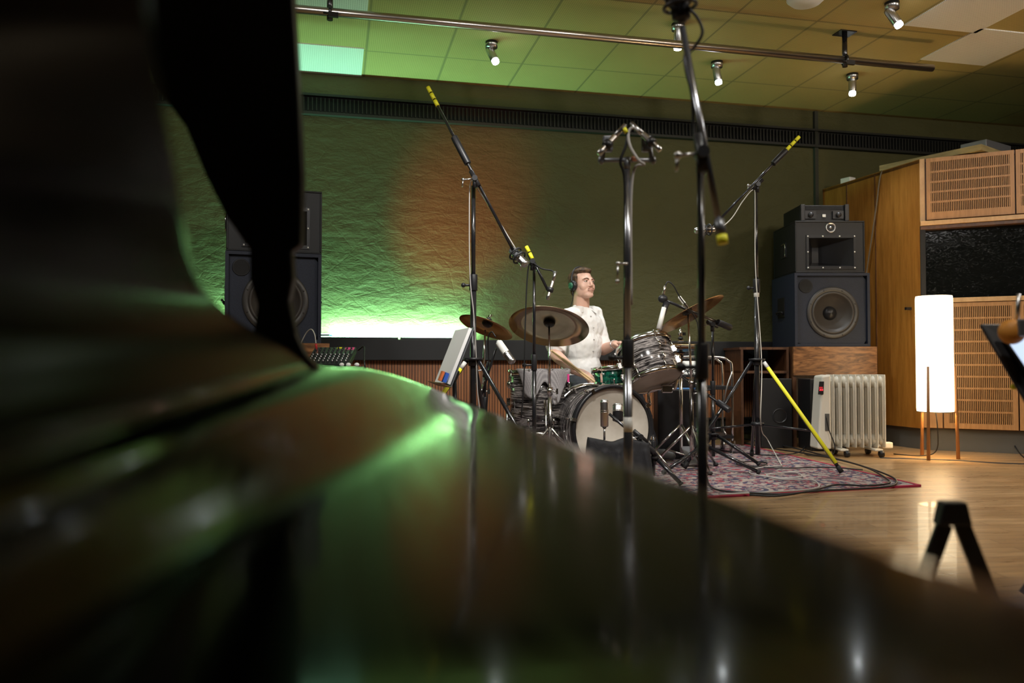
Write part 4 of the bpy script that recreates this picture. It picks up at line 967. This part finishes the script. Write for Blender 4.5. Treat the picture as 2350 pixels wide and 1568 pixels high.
def big_mic(c, d, L, r, lab, mat='nickel', shock=False):
    """large diaphragm microphone, d points to the grille end"""
    d = d.normalized(); a = c-d*L/2; t = thing('studio_microphone', lab, 'microphone', c)
    MB().lathe([(.001, 0), (r*.45, 0), (r*.5, L*.04), (r*.9, L*.06), (r, L*.09), (r, L*.55), (r*1.02, L*.56)], a, d, 32).build('body', mt[mat], t)
    MB().lathe([(r*1.0, L*.56), (r*1.0, L*.9), (r*.9, L*.97), (r*.5, L), (.001, L)], a, d, 32).build('grille', mt['steel'], t)
    q = MB()
    for k in (.56, .62, .9): q.torus(a+d*L*k, d, r*1.01, .0018, 32, 6)
    q.build('grille_band', mt['chrome'], t)
    if shock:
        q = MB(); q.torus(a+d*L*.3, d, r*1.7, .005); q.torus(a+d*L*.55, d, r*1.7, .005)
        x, y, z = frame(d)
        for k in range(6):
            an = k*math.pi/3; v = x*math.cos(an)+y*math.sin(an); q.tube(a+d*L*.3+v*r*1.7, a+d*L*.55+v*r*1.0, .0025, n=6); q.tube(a+d*L*.55+v*r*1.7, a+d*L*.3+v*r*1.0, .0025, n=6)
        q.build('shock_mount', mt['black'], t)
    return t
# A: tall stand left, boom with yellow tip
bA = C(1086, 900, 4.4); stA, tA = stand('tall left boom stand with one yellow taped leg, beside the music stand', bA, .70, C(1086, 424, 4.4), (-38, 205, 80), .56, .017, None, 1, rug=False)
pA_ = C(1090, 410, 4.37); a_, b_ = C(982, 200, 4.5), C(1178, 575, 4.3); boom(stA, pA_, a_, b_, .0085, 3, (.34, .52))
mA = C(1190, 590, 4.3); big_mic(mA, C(1206, 604, 4.25)-C(1176, 572, 4.3), .14, .022, 'microphone in a black shock mount at the low end of the long left boom', 'grey', True)
tag(MB().path([C(1184, 572, 4.28), C(1140, 500, 4.36), C(1100, 440, 4.40), C(1080, 418, 4.42), C(1077, 520, 4.40), C(1079, 640, 4.38), C(1087, 720, 4.37), C(1092, 800, 4.38), C(1096, 900, 4.38), C(1104, 960, 4.39)], .003).build('microphone_cable', mt['cable_grey']), 'grey cable running down the tall left boom stand', 'cable')
# B: lower boom with pencil microphone
bB = C(1226, 1000, 4.45); stB, tB = stand('slim black boom stand in front of the floor tom', bB, .26, C(1217, 612, 4.45), (-40, 200, 80), .32, .012)
boom(stB, C(1222, 600, 4.43), C(1208, 566, 4.45), C(1258, 668, 4.36), .008, 2)
pencil_mic(C(1269, 645, 4.34), C(1256, 688, 4.33), 'champagne pencil microphone pointing down above the large cymbal')
tag(MB().path([C(1271, 633, 4.34), C(1268, 622, 4.35), C(1244, 617, 4.38), C(1218, 604, 4.42), C(1210, 640, 4.43), C(1205, 760, 4.43), C(1202, 880, 4.43), C(1196, 960, 4.43)], .004).build('microphone_cable', mt['cable_black']), 'black cable hanging beside the slim stand at the floor tom', 'cable')
# hi mic left: grey cylinder microphone under the reddish cymbal
bL = C(1113, 1000, 4.75); stL, tL = stand('short black stand behind the tall left stand holding a pale microphone', bL, .28, C(1116, 850, 4.75), (-60, 60, 180), .22, .011)
boom(stL, C(1116, 848, 4.74), C(1106, 905, 4.74), C(1138, 800, 4.62), .007)
big_mic(C(1160, 808, 4.55), C(1178, 832, 4.5)-C(1140, 778, 4.58), .17, .0215, 'pale grey microphone slanting down between small and large cymbal', 'white')
tag(MB().path([C(1138, 774, 4.58), C(1128, 762, 4.6), C(1120, 780, 4.66), C(1122, 850, 4.7), C(1116, 960, 4.72)], .004).build('microphone_cable', mt['cable_black']), 'black cable looping from the pale grey microphone', 'cable')
# C: near stereo pair
bC = C(1441, 900, 2.7); stC, tC = stand('near centre stand with a stereo bar, blurred in front of the bass drum', bC, .20, C(1441, 372, 2.7), (-35, 205, 90), .40, .0155, rug=False, tape=.455, pm='pole_grey')
q = MB(); zb_ = tC+Vector((0, 0, .012)); q.tube(zb_+cv(-.09, 0, 0), zb_+cv(.09, 0, 0), .008); q.tube(tC-Vector((0, 0, .02)), tC+Vector((0, 0, .02)), .012)
for s in (-1, 1): q.ell(zb_+cv(s*.088, 0, 0), (.012, .012, .016))
q.build('stereo_bar', mt['grey'], stC)
MB().ell(zb_+cv(.025, -.01, .003), (.014, .01, .009), RC).build('bar_screw', M('copper_screw', (.6, .28, .18), .35, .7), stC)
for s in (-1, 1):
    q = MB(); q.tube(zb_+cv(s*.085, 0, 0), zb_+cv(s*.078, 0, .05), .008); q.box(zb_+cv(s*.066, 0, .055), (.035, .025, .055), RC); q.build('clip_joint', mt['grey'], stC, bevel=.006)
pencil_mic(C(1412, 312, 2.7), C(1374, 354, 2.68), 'left pale pencil microphone of the blurred stereo pair', 'stereo pair', .010)
pencil_mic(C(1474, 307, 2.7), C(1516, 346, 2.68), 'right pale pencil microphone of the blurred stereo pair', 'stereo pair', .010)
cl = tag(MB().path([C(1420, 303, 2.7), C(1430, 295, 2.7), C(1440, 305, 2.7), C(1436, 335, 2.7), C(1424, 372, 2.7), C(1434, 420, 2.71), C(1434, 600, 2.72), C(1434, 800, 2.72)], .005).build('microphone_cable', mt['cable_black']), 'cable with a yellow ring arching from the left stereo microphone', 'cable')
MB().tube(C(1432, 294, 2.7), C(1438, 305, 2.7), .0075).build('yellow_ring', mt['yellow'], cl)
tag(MB().path([C(1466, 301, 2.7), C(1452, 293, 2.7), C(1442, 305, 2.7), C(1446, 335, 2.69), C(1466, 368, 2.68), C(1478, 378, 2.69), C(1456, 388, 2.71), C(1448, 470, 2.72), C(1449, 700, 2.72)], .005).build('microphone_cable', mt['cable_grey']), 'cable arching from the right stereo microphone down the pole', 'cable')
q = MB(); p = C(1441, 605, 2.68); q.tube(p, p+cv(-.03, 0, 0), .004); q.ell(p+cv(-.034, 0, 0), .008); q.ell(p+cv(-.036, 0, -.06), .008); q.tube(p+cv(-.034, 0, 0), p+cv(-.036, 0, -.06), .003); q.build('tommy_bar', mt['steel'], stC)
# D: nearest stand
bD = C(1611, 900, 2.02); stD, tD = stand('nearest black boom stand right of centre, blurred', bD, .30, C(1606, 385, 2.02), (-30, 210, 90), .42, .013, rug=False)
boom(stD, C(1610, 352, 2.0), C(1658, 556, 1.96), C(1566, 62, 2.05), .0085, pm='pole_grey')
MB().tube(C(1659, 560, 1.96), C(1656, 540, 1.963), .0135).build('yellow_ring', mt['yellow'], stD)
MB().tube(C(1656, 540, 1.963), C(1650, 505, 1.966), .0125).build('white_grip', mt['grey'], stD)
big_mic(C(1558, -10, 2.05), C(1552, -60, 2.05)-C(1562, 30, 2.05), .14, .024, 'black shock-mounted microphone at the top edge, end of the near boom', 'black', True)
tag(MB().path([C(1575, 15, 2.03), C(1600, 40, 2.03), C(1612, 75, 2.03), C(1592, 110, 2.04), C(1572, 125, 2.04), C(1574, 160, 2.03), C(1588, 220, 2.02), C(1592, 300, 2.02), C(1602, 385, 2.0), C(1606, 600, 2.0), C(1604, 800, 1.99), C(1590, 900, 1.97), C(1584, 1000, 1.96)], .004).build('microphone_cable', mt['cable_black']), 'grey cable winding around the nearest boom and pole', 'cable')
# E: far right tall stand with yellow leg
fE = onz(1932, 1092); bE = C(1739, 1040, 5.22); v = fE-bE; ang = math.degrees(math.atan2(v.x*FH.x+v.y*FH.y, v.x*RV.x+v.y*RV.y)); rE = math.hypot(v.x, v.y)
stE, tE = stand('tall right boom stand with long yellow taped leg on the rug edge', bE, .70, C(1739, 440, 5.22), (ang, ang+120, ang-120), rE, .017, .285, 0, tape=1.12)
boom(stE, C(1738, 424, 5.19), C(1834, 314, 5.2), C(1636, 520, 5.1), .0085, 3, (.13, .26))
big_mic(C(1618, 528, 5.08), C(1590, 530, 5.05)-C(1650, 526, 5.1), .15, .02, 'pale microphone on the left end of the right boom', 'nickel', True)
tag(MB().path([C(1650, 528, 5.1), C(1680, 500, 5.12), C(1706, 460, 5.15), C(1730, 436, 5.18), C(1733, 480, 5.19), C(1734, 620, 5.19), C(1748, 830, 5.19), C(1746, 975, 5.18), onz(1762, 1040)+Vector((0,0,.1)), onz(1795, 1076)+Vector((0,0,.015))], .0032).build('microphone_cable', mt['cable_white']), 'pale cable running down the tall right boom stand to the rug', 'cable')
# F, G: small stands between kit and cart
bF = C(1637, 1010, 5.35); stF, tF = stand('black stand behind the near pole with its boom over the snare', bF, .20, C(1635, 752, 5.35), (-25, 95, 215), .30, .0125)
boom(stF, C(1635, 744, 5.3), C(1676, 752, 5.15), C(1528, 690, 4.85), .009, None, (.0, .12))
bG = C(1617, 1055, 5.0); stG, tG = stand('low black stand with boom resting low beside the stage case', bG, .16, C(1617, 925, 5.0), (-30, 85, 210), .34, .0125)
boom(stG, C(1612, 900, 4.98), C(1674, 942, 4.95), C(1545, 850, 5.05+.25), .009, None, (.0, .10))
q = thing('snare_microphone', 'microphone with white tube hanging left of the steep right cymbal', 'microphone', C(1518, 700, 4.82))
MB().tube(C(1512, 755, 4.78), C(1524, 706, 4.8), .016, .014, 18).build('white_tube', mt['white'], q); MB().tube(C(1520, 722, 4.82), C(1530, 694, 4.83), .018, .02, 18).build('body', mt['black'], q)
MB().ell(C(1521, 686, 4.83), (.03, .02, .025), RC).build('mount', mt['black'], q); MB().tube(C(1522, 676, 4.83), C(1527, 656, 4.83), .0085, .0085).build('plug', mt['nickel'], q)
tag(MB().path([C(1527, 655, 4.83), C(1533, 647, 4.83), C(1545, 655, 4.83), C(1560, 682, 4.85), C(1578, 706, 4.88), C(1600, 740, 4.95), C(1606, 800, 5.0)], .004).build('microphone_cable', mt['cable_black']), 'thin cable looping from the snare microphone over the steep cymbal', 'cable')
big_mic(C(1568, 694, 4.98), C(1578, 708, 4.98)-C(1560, 684, 4.96), .10, .011, 'slim pale microphone lying along the boom by the steep cymbal', 'white')
# tom microphone clip
tag(MB().path([C(1455, 795, 5.0), C(1454, 775, 5.0), C(1462, 768, 5.0), C(1474, 778, 5.0)], .004).build('tom_cable', mt['cable_black']), 'short black cable looped above the rack tom rim', 'cable')
# bass drum microphones on a small boom
bK = C(1500, 1070, 4.45); stK, tK = stand('small grey boom stand in front of the bass drum head', bK, .15, C(1462, 1000, 4.4), (-30, 95, 215), .16, .010)
boom(stK, C(1470, 1002, 4.42), C(1508, 1045, 4.42), C(1398, 950, 4.42), .008, None, (.02, .14))
big_mic(C(1387, 950, 4.4), Vector((0, 0, 1)), .16, .0225, 'silver studio microphone upright before the bass drum head')
MB().tube(C(1387, 980, 4.4), C(1387, 1010, 4.4), .006).build('stem', mt['steel'], bpy.data.objects['studio_microphone.004']) if 'studio_microphone.004' in bpy.data.objects else None
big_mic(C(1418, 948, 4.5), cv(.05, .3, 1), .105, .03, 'short black microphone beside the silver one at the bass drum', 'black')
# equipment bag / cloth on the floor before the drum
t = C(1416, 1060, 4.42); q = MB(); b = Vector((t.x, t.y, ZR))
q.prism([b+cv(-.19, -.07, 0), b+cv(.20, -.07, 0), b+cv(.17, -.06, .235), b+cv(.05, -.06, .26), b+cv(-.02, -.06, .235), b+cv(-.16, -.06, .262)], cv(.0, .13, 0))
for k in range(5): q.cap(b+cv(-.17+k*.085, -.075, .02), b+cv(-.15+k*.075, -.065, .19), .018, .012)
o_ = q.build('black_bag', mt['bag'], remesh=.009, smooth_it=3); tag(o_, 'black cloth bag standing in front of the bass drum', 'bag')
# music stand left with pages
ms = thing('music_stand', 'music stand seen edge-on with white pages, left of the kit', 'music stand', (C(1050, 900, 4.05).x, C(1050, 900, 4.05).y, 0)); b = WP[ms.name].copy()
u0 = C(1033, 886, 3.95); u1 = C(1085, 752, 4.02); wv = cv(-.10, .36, 0); upv = (u1-u0); nrm = wv.cross(upv).normalized(); nrm = -nrm if nrm.dot(RV) < 0 else nrm
Rm = Matrix((wv.normalized(), nrm.cross(wv.normalized()) if False else upv.normalized(), nrm)).transposed()
cc = (u0+u1)/2+wv*.5
MB().box(cc+nrm*.006, (wv.length*1.04, upv.length*1.02, .004), Rm).build('desk', mt['grey'], ms)
MB().box(u0+wv*.5-upv.normalized()*.005-nrm*.02, (wv.length, .004, .06), Rm).build('lip', M('brown_lip', (.16, .05, .025), .5), ms)
MB().tube(b+Vector((0, 0, .1)), cc+Vector((0, 0, -.05)), .011).build('pole', mt['black'], ms)
q = MB(); q.box(cc-upv.normalized()*.09+nrm*.03, (.05, .06, .05), Rm); q.build('joint', mt['black'], ms, bevel=.008)
for k in range(3):
    a = 2*math.pi*k/3+1.0; d = Vector((math.cos(a), math.sin(a), 0)); MB().tube(b+Vector((0, 0, .3)), b+d*.27+Vector((0, 0, .012)), .009).build('leg', mt['black'], ms)
sgn = -1
tag(MB().box(cc-nrm*.008, (wv.length*.96, upv.length*.96, .016), Rm).build('sheet_music', mt['paper']), 'thick stack of white pages on the left music stand', 'sheet music')
tag(MB().box(u0+wv*.05-nrm*.035+upv.normalized()*.03, (.05, .05, .018), Rm).build('blue_box', mt['blue']), 'small blue packet on the lip of the left music stand', 'packet')
tag(MB().box(u0+wv*.05-nrm*.056+upv.normalized()*.03, (.05, .05, .012), Rm).build('orange_box', mt['orange']), 'small orange packet beside the blue one on the stand lip', 'packet')
# tablet stand at the right edge
d0 = 2.2; tS = thing('tablet_stand', 'black music stand cut by the right edge of the photo', 'music stand', (C(2520, 900, d0+.1).x, C(2520, 900, d0+.1).y, 0)); b = WP[tS.name].copy()
P = [C(2250, 742, d0), C(2330, 742, d0+.02), C(2470, 742, d0+.05), C(2520, 985, d0-.1), C(2398, 985, d0-.12), C(2352, 915, d0-.1)]
P = [C(2250, 742, d0), C(2480, 742, d0+.02), C(2600, 960, d0-.1), C(2372, 950, d0-.12)]
nn = (P[1]-P[0]).cross(P[3]-P[0]).normalized(); nn = -nn if nn.dot(FH) < 0 else nn
MB().prism(P, nn*.012).build('desk', mt['black'], tS, bevel=.008)
MB().tube(b+Vector((0, 0, .1)), (P[0]+P[2])/2+nn*.03, .012).build('pole', mt['black'], tS)
for k in range(3):
    a = 2*math.pi*k/3+.5; d = Vector((math.cos(a), math.sin(a), 0)); MB().tube(b+Vector((0, 0, .3)), b+d*.2+Vector((0, 0, .012)), .009).build('leg', mt['black'], tS)
Pa = [C(2292, 770, d0-.02), C(2440, 770, d0-.02), C(2560, 945, d0-.12), C(2384, 905, d0-.11)]
tb = thing('tablet', 'glowing bluish tablet lying on the stand at the right edge', 'tablet', Pa[0])
MB().prism([p-nn*.001 for p in Pa], -nn*.009).build('case', mt['black'], tb, bevel=.003)
cP = sum(Pa, Vector())/4; MB().prism([cP+(p-cP)*.95-nn*.0105 for p in Pa], -nn*.001).build('screen', mt['screen'], tb)
mo = C(2322, 762, d0-.1); t = thing('clip_microphone', 'round orange and grey microphone blurred over the tablet', 'microphone', mo)
MB().ell(mo, (.034, .03, .033), RC).build('head', M('orange_foam', (.62, .25, .03), .6), t); MB().box(mo+cv(.01, -.028, .01), (.025, .012, .045), RC).build('front_plate', mt['grey'], t, bevel=.004)
MB().tube(mo+cv(.015, 0, .03), mo+cv(.02, .0, .10), .005).build('stem', mt['steel'], t)
tag(MB().ell(C(2327, 888, d0), (.010, .006, .008), RC).build('yellow_clip', mt['yellow']), 'tiny yellow clip at the left side of the tablet stand', 'clip')
# small folding support in the right foreground
d0 = 1.5; t = thing('folding_stand', 'small black A-shaped stand blurred in the right foreground', 'stand', (C(2187, 1180, d0).x, C(2187, 1180, d0).y, 0)); c = C(2187, 1178, d0)
q = MB(); q.prism([c+cv(-.032, -.012, -.022), c+cv(.032, -.012, -.022), c+cv(.022, -.012, .022), c+cv(-.022, -.012, .022)], cv(0, .03, 0)); q.build('head_block', mt['black'], t, bevel=.004)
for s in (-1, 1):
    f = Vector((c.x, c.y, .005))+cv(s*.16, .0, 0); q = MB(); a0 = c+cv(s*.016, 0, -.02); dr = (f-a0).normalized(); x = dr.cross(FH).normalized()
    q.box((a0+f)/2, (.030, .008, (f-a0).length), Matrix((x, FH, dr)).transposed()); q.build('leg', mt['black'], t)

# cables on rug and floor
def floorcable(pts, mat, lab, r=.0055):
    tag(MB().path([onz(x, y)+Vector((0, 0, .016+r)) for x, y in pts], r).build('floor_cable', mt[mat]), lab, 'cable')
floorcable([(1795, 1076), (1740, 1082), (1720, 1092), (1745, 1100), (1800, 1106), (1840, 1102), (1820, 1092), (1760, 1098), (1790, 1108), (1860, 1110), (1880, 1124), (1860, 1132), (1780, 1138), (1650, 1144)], 'cable_grey', 'pale grey cable in loose loops on the middle of the rug', .0045)
floorcable([(1700, 1012), (1800, 1030), (1900, 1055), (1980, 1078), (2040, 1100), (2058, 1115), (2040, 1126), (1960, 1132), (1880, 1136), (1800, 1144), (1740, 1142), (1640, 1132), (1620, 1100)], 'cable_black', 'black cable swinging round the pointed rug corner')
floorcable([(1690, 1018), (1760, 1034), (1850, 1048), (1930, 1064), (1990, 1082), (2030, 1104), (2040, 1118), (1990, 1124), (1920, 1122), (1870, 1134), (1790, 1148), (1720, 1146)], 'cable_black', 'second black cable inside the bend at the rug corner')
floorcable([(1980, 1086), (1900, 1080), (1800, 1082), (1720, 1078), (1690, 1072), (1720, 1066), (1760, 1070), (1740, 1078), (1700, 1074)], 'cable_black', 'black cable coil near the right stand on the rug', .004)
floorcable([(1650, 1040), (1700, 1046), (1770, 1052), (1830, 1046), (1850, 1030)], 'cable_black', 'black cable between the cart wheels and the heater', .005)

# ================================================================== THE GRAND PIANO IN THE FOREGROUND
pn = C(700, 1100, .8); piano = thing('grand_piano', 'glossy black grand piano edge filling the foreground, out of focus', 'piano', (pn.x, pn.y, 0))
far = [(330, -420, .42), (318, -60, .44), (335, 120, .47), (372, 320, .54), (405, 480, .62), (430, 600, .76), (478, 690, .95), (560, 757, 1.15), (650, 802, 1.34), (700, 832, 1.45), (745, 849, 1.55), (830, 852, 1.72), (900, 866, 1.88), (980, 893, 1.99), (1060, 926, 1.93)]
for x_, y_ in ((1130, 954), (1200, 986), (1300, 1030), (1450, 1084), (1600, 1140), (1800, 1214), (2000, 1285), (2200, 1350), (2420, 1415), (2800, 1520)): far.append((x_, y_, 1828*.10/(y_-832)))
near = [(-900, -600, .20), (-900, -300, .20), (-900, -100, .20), (-900, 50, .20), (-900, 200, .20), (-900, 400, .20), (-900, 600, .20), (-900, 800, .20), (-900, 1000, .19), (-900, 1180, .18), (-880, 1350, .18), (-840, 1520, .17), (-780, 1680, .17), (-680, 1820, .17), (-560, 1900, .17)] + [(-400+k*3600/9, 832+1828*.10/.17, .17) for k in range(10)]
def cr(P, t):
    n = len(P)-1; i = min(int(t), n-1); f = t-i; a, b, c, d = (P[max(i-1, 0)], P[i], P[i+1], P[min(i+2, n)])
    return .5*((2*b)+(c-a)*f+(2*a-5*b+4*c-d)*f*f+(3*b-a-3*c+d)*f**3)
F_ = [C(*p) for p in far]; N_ = [C(*p) for p in near]; nu, nv = 240, 36; G = []
def sheet(i0, i1, nm, mat):
    q = MB(); G = []
    for i in range(i0, i1+1):
        t = i/nu*(len(F_)-1); f, n = cr(F_, t), cr(N_, t)
        G.append([q.v(f.lerp(n, j/nv)) for j in range(nv+1)])
    for i in range(i1-i0):
        for j in range(nv): q.f([G[i][j], G[i+1][j], G[i+1][j+1], G[i][j+1]], True)
    o = q.build(nm, mat, piano); m_ = o.modifiers.new('s', 'SOLIDIFY'); m_.thickness = .012; m_.offset = 0
assert len(far) == len(near) == 25
sheet(0, 92, 'lid', mt['lidlacquer']); sheet(92, nu, 'curved_rim', mt['lacquer'])
# added black shape standing in for a dark figure's reflection in the lacquer
pr = [(250, -60), (320, 60), (360, 200), (425, 290), (470, 400), (520, 500), (572, 572), (572, 640), (590, 700), (580, 770), (600, 812), (690, 850), (742, 862), (700, 815), (678, 770), (668, 720), (662, 690), (672, 640), (668, 575), (690, 560), (692, 400), (684, 200), (668, -60)]
P_ = [C(x, y, 1.42) for x, y in pr]
MB().prism(P_, FH*.03).build('reflection_silhouette', mt['silhouettedark'], piano, bevel=.004)
